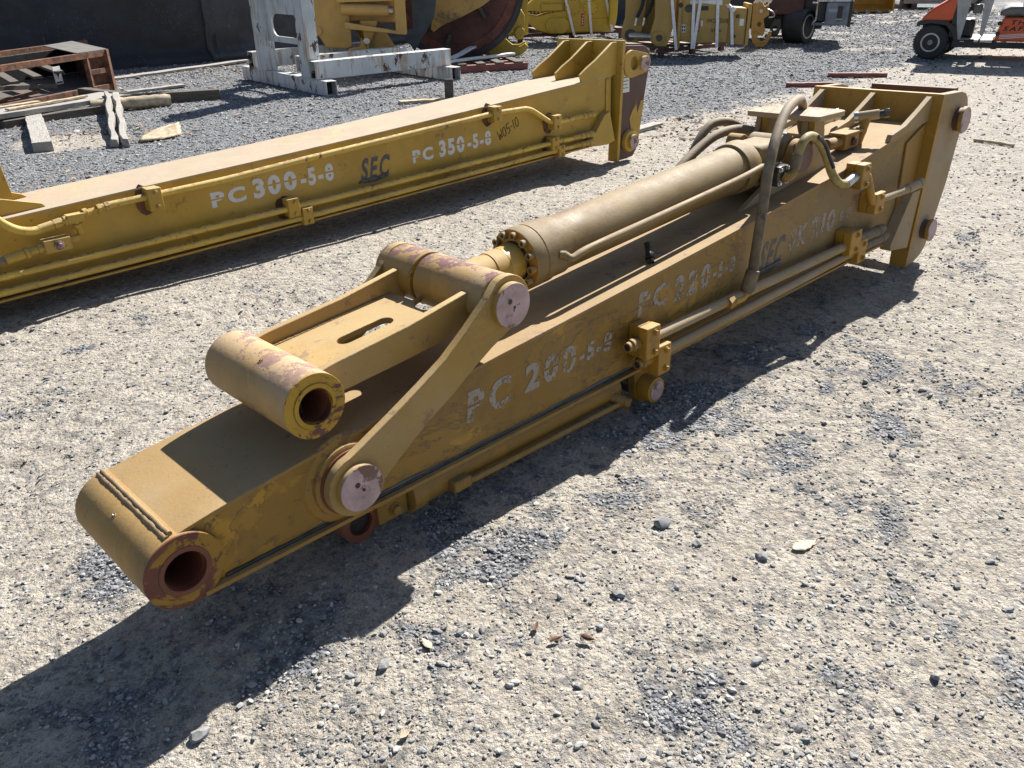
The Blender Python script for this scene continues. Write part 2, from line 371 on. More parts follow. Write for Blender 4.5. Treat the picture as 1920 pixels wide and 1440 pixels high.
def height(x, y):
    lx = (x-AO[0])*AX[0]+(y-AO[1])*AX[1]; ly = -(x-AO[0])*AX[1]+(y-AO[1])*AX[0]
    h = (fbm(x, y, .5, 21, 3)-.5)*.05 + (fbm(x, y, 3.2, 5, 4, .55)-.5)*.022
    h = h + (fbm(lx*2.5+ly, ly*9, 1., 31, 3)-.5)*.009*dustmask(x, y) + (fbm(x, y, 28, 9, 3, .6)-.5)*.006
    for (ox, oy, dx_, dy_, hw) in ((1.7, 2.6, .93, -.37, .17), (.2, 3.9, .86, .51, .16), (-1.6, 2.4, .6, .8, .15), (2.6, 4.6, .97, .24, .2)):
        a_ = (x-ox)*dx_+(y-oy)*dy_; c_ = -(x-ox)*dy_+(y-oy)*dx_; m_ = smooth(hw+.03, hw-.03, np.abs(c_)) if False else 1-smooth(hw-.03, hw+.03, np.abs(c_))
        m_ = m_*smooth(.35, .6, fbm(x, y, 1.7, 63, 3)); h = h + m_*(-.006+.006*np.clip(np.sin((a_+.5*np.abs(c_))*62)*1.6, -1, 1))
    h = h - .072*(1-smooth(-.18, .38, lx))*np.exp(-((ly-.1)/1.1)**2)*np.exp(-np.clip(-lx-.3, 0, 9)**2*.5)
    return h-.008
N = 640; bb = 5.3; aa = 3.84/bb
u = np.linspace(-1, 1, N); gx = aa*np.sinh(bb*u); gy = aa*np.sinh(bb*u)
GX, GY = np.meshgrid(gx+.2, gy+2.0); X, Y = GX.ravel(), GY.ravel(); Z = height(X, Y)
vs = np.stack([X, Y, Z], 1).astype(np.float32)
idx = (np.arange(N-1)[:, None]*N+np.arange(N-1)[None]).ravel(); fc = np.stack([idx, idx+1, idx+N+1, idx+N], 1).astype(np.int32)
me = bpy.data.meshes.new('ground'); me.vertices.add(len(vs)); me.vertices.foreach_set('co', vs.ravel())
me.loops.add(fc.size); me.loops.foreach_set('vertex_index', fc.ravel()); me.polygons.add(len(fc))
me.polygons.foreach_set('loop_start', np.arange(0, fc.size, 4, dtype=np.int32)); me.polygons.foreach_set('use_smooth', np.ones(len(fc), bool))
me.update(calc_edges=True)
at = me.attributes.new('dust', 'FLOAT', 'POINT'); at.data.foreach_set('value', dustmask(X, Y).astype(np.float32))
ground = bpy.data.objects.new('ground', me); COL.objects.link(ground); ground['kind'] = 'structure'
b = NB('gravel_and_dust_ground')
da = b.n('ShaderNodeAttribute', attribute_name='dust').outputs['Fac']
dm = b.ramp(b.math('ADD', da, b.math('MULTIPLY', b.math('SUBTRACT', b.noise(11, 7, .75), .5), 2.4)), .3, .65)
v1 = b.n('ShaderNodeTexVoronoi'); v1.inputs['Scale'].default_value = 75; b.l(b.co, v1.inputs['Vector'])
v2 = b.n('ShaderNodeTexVoronoi'); v2.inputs['Scale'].default_value = 34; b.l(b.co, v2.inputs['Vector'])
sep = b.n('ShaderNodeSeparateColor'); b.l(v1.outputs['Color'], sep.inputs[0]); sep2 = b.n('ShaderNodeSeparateColor'); b.l(v2.outputs['Color'], sep2.inputs[0])
grav = b.mix(sep.outputs[0], (.085, .09, .104), (.30, .305, .32)); grav = b.mix(b.math('MULTIPLY', b.ramp(sep2.outputs[1], .55, .8), .6), grav, (.34, .34, .34))
dustc = b.mix(b.ramp(b.noise(9, 6, .7, off=5), .3, .7), (.395, .34, .265), (.56, .50, .41)); dustc = b.mix(b.ramp(b.noise(150, 3, .7), .4, .75), dustc, (.26, .235, .20))
dustc = b.mix(b.math('MULTIPLY', b.ramp(sep.outputs[1], .78, .86), .65), dustc, (.22, .215, .21))
col = b.mix(b.math('MULTIPLY', dm, .93), grav, dustc)
far = b.noise(26, 6, .8, off=3)
col = b.mix(b.ramp(far, .38, .5, .6, 0), col, (.05, .055, .068)); col = b.mix(b.ramp(far, .55, .66, 0, .5), col, (.46, .45, .43))
hh = b.math('ADD', b.math('MULTIPLY', b.math('SUBTRACT', .7, v1.outputs['Distance']), b.math('SUBTRACT', 1.25, dm)), b.math('ADD', b.math('MULTIPLY', b.math('SUBTRACT', .7, v2.outputs['Distance']), b.math('SUBTRACT', 1.1, dm)), b.math('ADD', b.noise(60, 5, .7), b.math('MULTIPLY', b.noise(14, 6, .7, off=8), 2.2))))
b.bump(hh, 1., .016); me.materials.append(b.end(col, .95))

# gravel: single stones scattered on the sheet, instanced inside one object
n = 620000
rr = (rng.random(n)*(26**.55-.7**.55)+.7**.55)**(1/.55); an = (rng.random(n)-.5)*R(112)
px, py = rr*np.sin(an), rr*np.cos(an)
keep = rng.random(n) < (.17+.83*(1-dustmask(px, py))**1.1)*(.25+1.1*fbm(px, py, 7, 77, 3))
px, py, rr = px[keep], py[keep], rr[keep]
big = rng.lognormal(0, .42, len(px)); s = np.clip(.0029*big*(1+.13*np.maximum(rr-2, 0)), .0014, np.maximum(.010, .0045*rr*.6))
pz = height(px, py)+s*.25
pm = bpy.data.meshes.new('gravel'); pm.vertices.add(len(px)); pm.vertices.foreach_set('co', np.stack([px, py, pz], 1).astype(np.float32).ravel())
sa = pm.attributes.new('scl', 'FLOAT_VECTOR', 'POINT'); sa.data.foreach_set('vector', (s[:, None]*np.stack([rng.uniform(.9, 1.7, len(s)), rng.uniform(.7, 1.15, len(s)), rng.uniform(.45, .85, len(s))], 1)).astype(np.float32).ravel())
ra = pm.attributes.new('rot', 'FLOAT_VECTOR', 'POINT'); ra.data.foreach_set('vector', np.stack([rng.normal(0, .3, len(s)), rng.normal(0, .3, len(s)), rng.uniform(0, 6.28, len(s))], 1).astype(np.float32).ravel())
gravel = bpy.data.objects.new('gravel', pm); COL.objects.link(gravel); gravel['kind'] = 'stuff'
b = NB('gravel_stone'); oi = b.n('ShaderNodeObjectInfo').outputs['Random']
cr = b.n('ShaderNodeValToRGB'); b.l(oi, cr.inputs[0]); e = cr.color_ramp.elements
e[0].position = 0; e[0].color = (.065, .07, .084, 1); e[1].position = 1; e[1].color = (.52, .47, .39, 1)
for p_, c_ in ((.55, (.19, .20, .215, 1)), (.8, (.28, .285, .29, 1)), (.92, (.40, .39, .37, 1))): q = e.new(p_); q.color = c_
c = b.mix(b.math('MULTIPLY', b.up(.5, 1), .35), cr.outputs[0], (.42, .385, .32)); M['gstone'] = b.end(c, .9)
ng = bpy.data.node_groups.new('scatter', 'GeometryNodeTree')
ng.interface.new_socket('Geometry', in_out='INPUT', socket_type='NodeSocketGeometry'); ng.interface.new_socket('Geometry', in_out='OUTPUT', socket_type='NodeSocketGeometry')
gi, go = ng.nodes.new('NodeGroupInput'), ng.nodes.new('NodeGroupOutput')
inst = ng.nodes.new('GeometryNodeInstanceOnPoints'); L = ng.links.new
g2i = ng.nodes.new('GeometryNodeGeometryToInstance')
for k, (sub, amp, seed) in enumerate(((1, .45, 0), (2, .55, 5), (1, .6, 9))):
    ico = ng.nodes.new('GeometryNodeMeshIcoSphere'); ico.inputs['Radius'].default_value = 1; ico.inputs['Subdivisions'].default_value = sub
    sp = ng.nodes.new('GeometryNodeSetPosition'); nz = ng.nodes.new('ShaderNodeTexNoise'); nz.noise_dimensions = '4D'; nz.inputs['W'].default_value = seed; nz.inputs['Scale'].default_value = .9
    sub_ = ng.nodes.new('ShaderNodeVectorMath'); sub_.operation = 'SUBTRACT'; sub_.inputs[1].default_value = (.5, .5, .5)
    mul = ng.nodes.new('ShaderNodeVectorMath'); mul.operation = 'SCALE'; mul.inputs['Scale'].default_value = amp*2.2
    L(nz.outputs['Color'], sub_.inputs[0]); L(sub_.outputs[0], mul.inputs[0]); L(ico.outputs[0], sp.inputs[0]); L(mul.outputs[0], sp.inputs['Offset'])
    sm_ = ng.nodes.new('GeometryNodeSetMaterial'); sm_.inputs['Material'].default_value = M['gstone']; L(sp.outputs[0], sm_.inputs[0]); L(sm_.outputs[0], g2i.inputs[0])
a1 = ng.nodes.new('GeometryNodeInputNamedAttribute'); a1.data_type = 'FLOAT_VECTOR'; a1.inputs[0].default_value = 'scl'
a2 = ng.nodes.new('GeometryNodeInputNamedAttribute'); a2.data_type = 'FLOAT_VECTOR'; a2.inputs[0].default_value = 'rot'
inst.inputs['Pick Instance'].default_value = True
rv = ng.nodes.new('FunctionNodeRandomValue'); rv.data_type = 'INT'; rv.inputs[4].default_value = 0; rv.inputs[5].default_value = 2
L(gi.outputs[0], inst.inputs['Points']); L(g2i.outputs[0], inst.inputs['Instance']); L(rv.outputs[2], inst.inputs['Instance Index'])
L(a1.outputs[0], inst.inputs['Scale']); L(a2.outputs[0], inst.inputs['Rotation']); L(inst.outputs[0], go.inputs[0])
gm = gravel.modifiers.new('scatter', 'NODES'); gm.node_group = ng; pm.materials.append(M['gstone'])

def hz(x, y): return float(height(np.array([x]), np.array([y]))[0])


# ============================================================= excavator arm (front)
FX, FY, FZ = Vector((.721, .693, .004)), Vector((-.693, .721, -.023)), Vector((-.019, .014, 1.))
FX.normalize(); FY = (FY-FX*FY.dot(FX)).normalized(); FZ = FX.cross(FY)
def fmat(o):
    mm = Matrix((FX, FY, FZ)).transposed().to_4x4(); mm.translation = o; return mm
A = thing('excavator_stick', 'dusty yellow excavator arm with hydraulic cylinder and linkage lying in the foreground', 'excavator arm', mat=fmat((-.733, 1.481, 0)))
TOP = [(-.0, .345), (.05, .356), (.146, .368), (.362, .389), (.959, .438), (1.235, .457), (1.737, .493), (2.321, .538), (2.812, .585), (3.182, .622), (3.40, .652), (3.765, .69)]
def interp(T, x):
    for (a, p), (c, q) in zip(T, T[1:]):
        if x <= c: return p+(q-p)*(x-a)/(c-a)
    return T[-1][1]
ztop = lambda x: interp(TOP, x)
yl = lambda x: .375+.19*max(0, min(1, (x-2.5)/1.26))**1.2
def loft(bm, xs, sec):
    """sec(x)-> list of (y,z); closed solid"""
    rings = [[bm.verts.new((x, y, z)) for y, z in sec(x)] for x in xs]; n = len(rings[0])
    for a, c in zip(rings, rings[1:]):
        for i in range(n): bm.faces.new((a[i], a[(i+1) % n], c[(i+1) % n], c[i]))
    bm.faces.new(rings[0]); bm.faces.new(rings[-1]); return bm
xs = [.088, .12, .2, .36, .6, .959, 1.235, 1.5, 1.737, 2.0, 2.321, 2.55, 2.812, 3.0, 3.182, 3.4, 3.6, 3.74]
zb = lambda x: .170-.006*x/3.7
# side plates, each its own part
def nosearc(zt_, zb_, r=.0935):
    a0, a1 = math.degrees(math.asin((zt_-.254)/r)), math.degrees(math.asin((zb_-.254)/r))
    return [(r*math.cos(R(a0+(a1-a0)*i/14)), .254+r*math.sin(R(a0+(a1-a0)*i/14))) for i in range(15)]
pp = nosearc(.3375, .1795)+[(x, zb(x)+.008) for x in xs[1:]]+[(x, ztop(x)-.0105) for x in reversed(xs[0:])]
bm = B(); prism(bm, pp, .0, .012); finish('side_plate', bm, 'yAside', A)
bm = loft(B(), xs, lambda x: [(yl(x)-.012, zb(x)+.008), (yl(x), zb(x)+.008), (yl(x), ztop(x)-.0105), (yl(x)-.012, ztop(x)-.0105)]); finish('side_plate', bm, 'yAside', A)
bm = loft(B(), [-.012, .03]+xs, lambda x: [(-.007, ztop(x)-.010), (-.007, ztop(x)), (yl(x)+.007, ztop(x)), (yl(x)+.007, ztop(x)-.010)]); finish('top_plate', bm, 'yAtop', A, bevel=.001)
bm = loft(B(), [.03]+xs, lambda x: [(-.020, zb(x)-.004), (-.020, zb(x)+.0075), (yl(x)+.02, zb(x)+.0075), (yl(x)+.02, zb(x)-.004)]); finish('bottom_plate', bm, 'yA', A, bevel=.001)
# weld bead along bottom seam and across the nose
def bead(p0, p1, r, parent=A, mat='weld', n=60, name='weld_bead'):
    p0, p1 = Vector(p0), Vector(p1); pts = [p0.lerp(p1, i/n)+Vector((random.uniform(-1, 1), random.uniform(-1, 1), random.uniform(-1, 1)))*r*.10 for i in range(n+1)]
    bm = B(); tube(bm, spline(pts, 3), r, 10, sm=False, jitter=.09); return finish(name, bm, mat, parent, smooth=70)
bead((-.018, -.004, .3440), (-.018, .38, .3440), .0068, n=30); bead((-.009, .0, .3500), (-.009, .378, .3500), .0062, n=26)
bead((.09, -.001, .182), (3.6, -.001, .17), .005, n=120, mat='grease')
M['sludge'] = simple('grey_dirt_crust', (.10, .10, .095), .8, 0, .3, 12, .5)
gx_ = [.10+.02*i for i in range(106)]; bm = B(); prism(bm, [(x, zb(x)+.0085) for x in gx_]+[(x, zb(x)+.012+.020*float(fbm(np.array([x*9.]), np.array([.3]), 1, 5, 4)[0])*(1 if x > .5 else x*2)) for x in reversed(gx_)], -.0022, -.0004); finish('dirt_crust', bm, 'sludge', A)
# nose boss
bm = B(); cyl(bm, (0, -.012, .254), (0, .387, .254), .0925, seg=72, hole=.056); boss = finish('nose_boss', bm, 'yA', A, bevel=.0015)
bm = B(); cyl(bm, (0, -.0165, .254), (0, -.0118, .254), .0925, seg=72, hole=.060); finish('boss_rim', bm, 'rim', A, bevel=.001)
bm = B(); cyl(bm, (0, -.0185, .254), (0, .39, .254), .0605, seg=64, hole=.048); finish('bushing', bm, 'redrust', boss, bevel=.0015)
bm = B(); cyl(bm, (0, .0, .254), (0, .37, .254), .0485, seg=48, hole=.0465); finish('bore_liner', bm, 'redrust', boss)
bm = B(); cyl(bm, (0, .10, .254), (0, .38, .254), .0470, seg=48); finish('bore', bm, 'hole', boss)  # solid plug, coloured near-black for the shade deep in the bore
def greasehole(cx, cz, y, r, ang, parent, off=.0):
    d = Vector((math.cos(R(ang)), 0, math.sin(R(ang)))); p = Vector((cx, y, cz))+d*r
    bm = B(); cyl(bm, p-d*.01, p+d*.0012, .0075, seg=20, hole=.0058); o = finish('grease_port', bm, 'yAside', parent)
    bm = B(); cyl(bm, p-d*.006, p+d*.0006, .006, seg=16); finish('port_hole', bm, 'hole', parent)
    bm = B(); q = p+Vector((.0015, .001, 0)); lathe(bm, q-d*.004, q+d*.01, [(0, .0032), (.006, .0032), (.009, .0015)], 10); finish('grease_nipple', bm, 'steel', parent)
greasehole(0, .254, .20, .0925, 128, boss)
# lower link pin boss rings on the side
PX, PZ = .435, .285
bm = B(); lathe(bm, (PX, .002, PZ), (PX, -.03, PZ), [(0, .125), (.008, .118), (.012, .100), (.022, .098), (.026, .09)], 56); finish('pivot_boss', bm, 'yA', A)
bm = B(); cyl(bm, (PX, -.0255, PZ), (PX, -.0305, PZ), .088, seg=48); finish('thrust_washer', bm, 'redrust', A)
UX, UZ = .972, .606
lk = [(.353, .345), (.364, .322)]
def linkpoly():
    up = [(.464, .384), (.56, .428), (.655, .474), (.74, .519), (.819, .575), (.90, .640)]
    dn = [(1.03, .553), (.99, .538), (.905, .50), (.825, .456), (.757, .413), (.675, .371), (.575, .308), (.515, .265)]
    c1 = circ(UX, UZ, .080, 16, 118, -55); c0 = circ(PX, PZ, .083, 18, -20, -262)
    return up+c1[:-1]+dn[1:]+c0
for y0, y1, nm in ((-.056, -.031, 'side_link'), (.406, .431, 'side_link')):
    bm = B(); prism(bm, linkpoly(), y0, y1); L_ = finish(nm, bm, 'link', A, bevel=.0015)
    for (cx, cz, r) in ((PX, PZ, .0625), (UX, UZ, .063)):
        s_ = -1 if y0 < 0 else 1; ye = y0 if s_ < 0 else y1
        bm = B(); cyl(bm, (cx, ye-.02*s_, cz), (cx, ye+.018*s_, cz), r, seg=48); p_ = finish('pin', bm, 'link', A, bevel=.002)
        bm = B(); cyl(bm, (cx, ye+.0165*s_, cz), (cx, ye+.0195*s_, cz), r-.001, seg=48); f_ = finish('pin_face', bm, 'pin', p_, bevel=.0008)
        for (ux, uz, rr_) in ((-.012, .014, .0075), (.004, -.006, .0045)):
            bm = B(); cyl(bm, (cx+ux, ye+.017*s_, cz+uz), (cx+ux, ye+.0204*s_, cz+uz), rr_, seg=16); finish('grease_hole', bm, 'hole', p_)
# upper joint: link tube, rod eye
bm = B(); cyl(bm, (UX, .285, UZ), (UX, .445, UZ), .077, seg=64, hole=.03); finish('joint_tube', bm, 'tubetop', A, bevel=.002)
bm = B(); lathe(bm, (UX, .274, UZ), (UX, .286, UZ), [(0, .079), (.012, .079)], 56); finish('seal_ring', bm, 'yAside', A, bevel=.002)
bm = B(); cyl(bm, (UX, .263, UZ), (UX, .275, UZ), .052, seg=40); finish('pin_shank', bm, 'grease', A)
CA = lambda x: .5365+.06*x*.98     # cylinder axis height
# H link
TX, TZ = .38, .511
bm = B(); cyl(bm, (TX, -.005, TZ), (TX, .385, TZ), .0828, seg=72, hole=.047); tb = finish('link_tube', bm, 'tube', A, bevel=.0015)
bm = B(); cyl(bm, (TX, -.0085, TZ), (TX, -.0047, TZ), .0826, seg=72, hole=.058); finish('tube_rim', bm, 'rimy', tb, bevel=.0008)
bm = B(); cyl(bm, (TX, -.0115, TZ), (TX, .388, TZ), .0575, seg=64, hole=.046); finish('bushing', bm, 'rimy', tb, bevel=.001)
bm = B(); cyl(bm, (TX, .012, TZ), (TX, .36, TZ), .0475, seg=48, hole=.0445); finish('bore_liner', bm, 'redrust', tb)
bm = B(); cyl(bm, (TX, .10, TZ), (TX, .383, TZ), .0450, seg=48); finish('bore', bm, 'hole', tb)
for k, a in ((0, 70), (1, 40), (2, 110)):
    bm = B(); tube(bm, [(TX+.046*math.cos(R(a)), .0, TZ+.046*math.sin(R(a))), (TX+.03*math.cos(R(a+30)), .02, TZ+.03*math.sin(R(a+30))), (TX+.045*math.cos(R(a+150)), .045, TZ+.045*math.sin(R(a+150)))], .0015, 6); finish('tie_wire', bm, 'rust', tb)
greasehole(TX, TZ, .165, .0828, 112, tb)
webz = lambda x: .498+.09*x
def webdir(poly, holes, z0, name, mat, parent, t=.018):
    # plate in the x-y plane following the sloped link centreline
    bm = B(); prism(bm, poly, 0, t, 'z', holes)
    for v in bm.verts: v.co.z = webz(v.co.x)-t+v.co.z
    return finish(name, bm, mat, parent, bevel=.0015, smooth=25)
slot = circ(.735, .19, .024, 12, -90, 90)+circ(.605, .19, .024, 12, 90, 270)
cut = [(.895, .335)]
wp = [(.44, .05), (.90, .05)]+circ(.905, .175, .062, 14, -90, -270)+[(.87, .237), (.87, .335), (.44, .335)]
webdir(wp, [slot], 0, 'link_web', 'link', A)
for y0 in (.028, .333):
    pa = [(.43, .497), (.43, .573), (.47, .581), (.70, .606), (.93, .645), (.945, .640), (.945, .575), (.90, .537), (.70, .517)]
    bm = B(); prism(bm, pa, y0, y0+.022); finish('link_arm', bm, 'link', A, bevel=.002)
    # flame-cut weld along the top
    bead((.455, y0+.03 if y0 < .1 else y0-.006, .54), (.86, y0+.03 if y0 < .1 else y0-.006, .575), .004, mat='link')
bead((.452, .03, .535), (.452, .35, .535), .007, mat='link', n=40)
# cylinder
C = finish('hydraulic_cylinder', lathe(B(), (1.285, .19, .6125), (2.45, .19, .6825), [(0.16, .088), (1.16, .088)], 72), 'cyl', A, smooth=40)
def cp(x, y=0, z=0): return Vector((x, .19+y, .6125+(x-1.285)*.06+z))
bm = B(); lathe(bm, cp(1.24), cp(2.4), [(0, .098), (.002, .099), (.048, .099), (.050, .0965), (.053, .0965), (.054, .0985), (.088, .0985), (.0885, .094), (.16, .094), (.162, .0882), (.26, .0882)], 80); finish('cylinder_head', bm, 'cyl', C, smooth=28)
bm = B(); lathe(bm, cp(1.2392), cp(1.3), [(0, .0975), (.0015, .0975)], 64); hf = finish('head_face', bm, 'orange', C)
bm = B(); lathe(bm, cp(1.2315), cp(1.3), [(0, .061), (.004, .063), (.009, .063)], 48); finish('wiper_ring', bm, 'grease', C)
dirc = (cp(2)-cp(1)).normalized()
for i in range(12):
    a = 2*math.pi*i/12+.12; off = Vector((0, math.cos(a)*.083, math.sin(a)*.083)); p = cp(1.239)+off
    bm = B(); cyl(bm, p, p-dirc*.021, .0122, seg=18, hole=.0065); o = finish('bolt', bm, 'cyl' if i % 3 else 'yA', C, bevel=.001)
    bm = B(); cyl(bm, p-dirc*.001, p-dirc*.010, .0066, hexa=True); finish('bolt', bm, 'hole', C).name = 'bolt_socket'
bm = B(); lathe(bm, cp(.99), cp(1.3), [(0, .056), (.09, .056), (.14, .055), (.32, .054)], 48); finish('piston_rod', bm, 'yBright', C, smooth=50)
bm = B(); lathe(bm, cp(1.125), cp(1.3), [(0, .0575), (.12, .0575)], 48); finish('rod_shield', bm, 'yBright', C)
bm = B(); lathe(bm, cp(1.175), cp(1.3), [(0, .0582), (.056, .0582)], 48); finish('rod_paint_remnant', bm, paint('black_chrome_remnant', (.50, .30, .02), rust=1., rscale=7, rustcol=(.04, .04, .04), fresh=0, top=.1, dark=0, rough=.25), C)
bm = B(); cyl(bm, (UX, -.024, UZ), (UX, .262, UZ), .0775, seg=72, hole=.04); finish('rod_eye', bm, 'tubetop', C, bevel=.002)
# base end
bm = B(); lathe(bm, cp(2.415), cp(2.7), [(0, .098), (.03, .101), (.07, .101), (.10, .085)], 64); finish('base_collar', bm, 'cyl', C, smooth=30)
bm = B(); box(bm, 2.50, 2.70, .115, .265, .60, .762); finish('base_block', bm, 'cyl', C, bevel=.02)
bm = B(); cyl(bm, (2.73, .10, .70), (2.73, .28, .70), .072, seg=40); finish('base_eye', bm, 'cyl', C, bevel=.003)
bm = B(); prism(bm, circ(2.712, .70, .066, 30), .052, .085); finish('keeper_disc', bm, 'yA', C, bevel=.002)
bm = B(); prism(bm, circ(2.735, .694, .058, 30), .042, .056); kd = finish('pin_disc', bm, 'yA', C, bevel=.002)
bm = B(); prism(bm, circ(2.735, .694, .056, 30), .040, .043); finish('pin_disc_face', bm, simple('dark_pin_face', (.13, .075, .06), .6), C)
hexbolt(C, (2.655, .048, .745), (-.2, -1, .2), .012, .012, 'yA')
bm = B(); prism(bm, circ(2.665, .735, .035, 24), .285, .35); finish('keeper_disc', bm, 'yA', C, bevel=.003)
# port block on the right, elbows, hoses
bm = B(); box(bm, 2.50, 2.575, .055, .10, .615, .70); pb = finish('port_block', bm, 'cyl', C, bevel=.003)
bm = B(); box(bm, 2.50, 2.575, .025, .053, .62, .695); finish('port_flange', bm, 'grease', C, bevel=.003)
for dz in (.632, .684):
    for dx in (2.512, 2.563): hexbolt(C, (dx, .025, dz), (0, -1, 0), .0075, .008, 'steel')
bm = B(); tube(bm, [cp(1.36, -.098, .0), cp(1.375, -.112, -.012), cp(1.42, -.114, -.006), cp(1.5, -.112, -.004), cp(1.9, -.11, -.002), cp(2.3, -.108, .002), cp(2.48, -.106, .01)], .0125, 14); finish('side_pipe', bm, 'cyl', C)
bm = B(); cyl(bm, cp(1.345, -.088, .003), cp(1.36, -.104, .0), .014, seg=16); finish('pipe_stub', bm, 'cyl', C, bevel=.002)
bm = B(); cyl(bm, (1.80, .11, .545), (1.775, .08, .515), .014, seg=16); cyl(bm, (1.778, .083, .518), (1.768, .071, .507), .018, hexa=True); cyl(bm, (1.766, .069, .505), (1.757, .058, .496), .012, seg=16, hole=.008); finish('drain_fitting', bm, 'grease', C, bevel=.001)
hp = [(2.52, .01, .66), (2.50, -.02, .672), (2.497, -.025, .69)]
bm = B(); tube(bm, [(2.545, .03, .655), (2.555, .015, .648), (2.585, .012, .655), (2.60, .015, .675)], .017, 14); finish('hose_elbow', bm, 'yA', A)
bm = B(); cyl(bm, (2.597, .015, .668), (2.625, .018, .722), .0215, .0225, seg=20); finish('hose_crimp', bm, 'hose', A, bevel=.002)
bm = B(); tube(bm, [(2.615, .018, .70), (2.635, .02, .737), (2.658, .02, .766), (2.696, .02, .781), (2.748, .02, .772), (2.800, .013, .735), (2.836, -.0, .679), (2.858, -.02, .614), (2.89, -.04, .572), (2.943, -.05, .560)], .018, 16, n=10); h2 = finish('hydraulic_hose', bm, 'hosey', A)
bm = B(); tube(bm, [(2.742, .0035, .777), (2.794, -.003, .742), (2.828, -.014, .686), (2.846, -.028, .640)], .0085, 8, n=8)
finish('hose_marking_stripe', bm, 'black', h2)
bm = B(); cyl(bm, (2.935, -.049, .561), (3.0, -.05, .575), .0205, seg=18); finish('hose_crimp', bm, 'steel', A, bevel=.002)
bm = B(); cyl(bm, (2.995, -.05, .574), (3.02, -.05, .579), .023, hexa=True); finish('hose_nut', bm, 'steel', A, bevel=.001)
# big hose over the bracket platform
hpts = [(2.201, -.056, .290), (2.217, -.060, .325), (2.229, -.060, .385), (2.255, -.054, .50), (2.290, -.042, .611), (2.342, -.020, .716), (2.399, .0, .791), (2.485, .03, .852), (2.58, .06, .892), (2.71, .10, .906), (2.86, .155, .89), (2.97, .20, .84), (3.03, .23, .77), (3.06, .22, .71), (3.11, .18, .68), (3.16, .15, .672), (3.20, .13, .672)]
bm = B(); tube(bm, hpts, .019, 18, n=8); bh = finish('hydraulic_hose', bm, 'hose', A); bh['label'] = 'thick dusty hose looping over the bracket platform'
bm = B(); cyl(bm, (2.204, -.058, .300), (2.226, -.062, .375), .0265, .025, seg=20); finish('hose_crimp', bm, 'hose', A, bevel=.002)
bm = B(); tube(bm, [(2.207, -.057, .31), (2.200, -.055, .288), (2.175, -.053, .274), (2.13, -.052, .276), (2.09, -.05, .278)], .0145, 14); finish('hose_elbow', bm, 'yBright', A)
bm = B(); cyl(bm, (2.118, -.05, .279), (2.082, -.05, .2795), .024, hexa=True); finish('hose_nut', bm, 'yA', A, bevel=.001)
# hoses behind the cylinder
bm = B(); tube(bm, [(2.10, .36, .60), (2.28, .385, .63), (2.41, .39, .69), (2.52, .39, .735), (2.62, .385, .765), (2.73, .37, .772), (2.80, .34, .76), (2.86, .32, .73)], .0195, 16); finish('hydraulic_hose', bm, 'hose', A)
bm = B(); tube(bm, [(2.52, .44, .60), (2.55, .45, .70), (2.66, .45, .79), (2.78, .43, .79), (2.86, .40, .74), (2.9, .38, .66)], .0185, 14); finish('hydraulic_hose', bm, 'hose', A)
# bracket with platform
for y0 in (.088, .30):
    pg = [(2.36, ztop(2.36)), (2.50, .60), (2.60, .63), (2.72, .745), (2.80, .765), (2.815, .82), (2.955, .82), (2.965, .75), (2.985, .70), (3.03, .655), (3.12, ztop(3.12))]
    bm = B(); prism(bm, pg, y0, y0+.022); finish('bracket_plate', bm, 'yAfar', A, bevel=.0015)
    bm = B(); box(bm, 2.818, 2.838, y0-.028, y0-.001, .72, .8195); finish('bracket_rib', bm, 'orange', A, bevel=.001)
pl = circ(2.815, .055, .02, 5, 180, 270)+circ(2.99, .055, .03, 6, -90, 0)+circ(2.99, .335, .03, 6, 0, 90)+circ(2.815, .345, .02, 5, 90, 180)
bm = B(); prism(bm, pl, .820, .841, 'z'); finish('bracket_platform', bm, paint('rust_flecked_plate', (.36, .25, .12), dust=(.42, .33, .24), side=.3, rust=1., rscale=30, rustcol=(.18, .09, .075), chiptop=.9), A, bevel=.002)
bm = B(); prism(bm, [(2.62, .585), (2.66, .585), (2.66, .64), (2.63, .64)], .086, .30); finish('bracket_plate', bm, 'yAfar', A, bevel=.002)
# side pipes + clamps
bm = B(); tube(bm, fillet([(1.60, -.04, .286), (2.2, -.04, .282), (3.06, -.045, .272)]), .0195, 18, sm=False); finish('long_pipe', bm, 'yAfar', A)
bm = B(); tube(bm, fillet([(1.66, -.04, .212), (2.3, -.04, .213), (3.14, -.045, .224)]), .0185, 18, sm=False); finish('long_pipe', bm, 'yAfar', A)
def clamp(par, x, z, hx=.038, hz_=.052, ymin=-.080, bolts=True, mat='orange', base=True):
    o = thing_part = None
    bm = B(); box(bm, x-hx*.9, x+hx*.9, -.040, -.001, z-hz_, z+hz_); finish('clamp_base', bm, mat, par, bevel=.003)
    bm = B(); box(bm, x-hx, x+hx, ymin, -.0415, z-hz_, z+hz_); c_ = finish('pipe_clamp', bm, mat, par, bevel=.004)
    for s in (-1, 1): hexbolt(c_, (x+hx*.15, ymin, z+s*hz_*.62), (0, -1, 0), .0095, .009, mat)
    return c_
clamp(A, 1.600, .292, .036, .056); clamp(A, 1.668, .208, .034, .054)
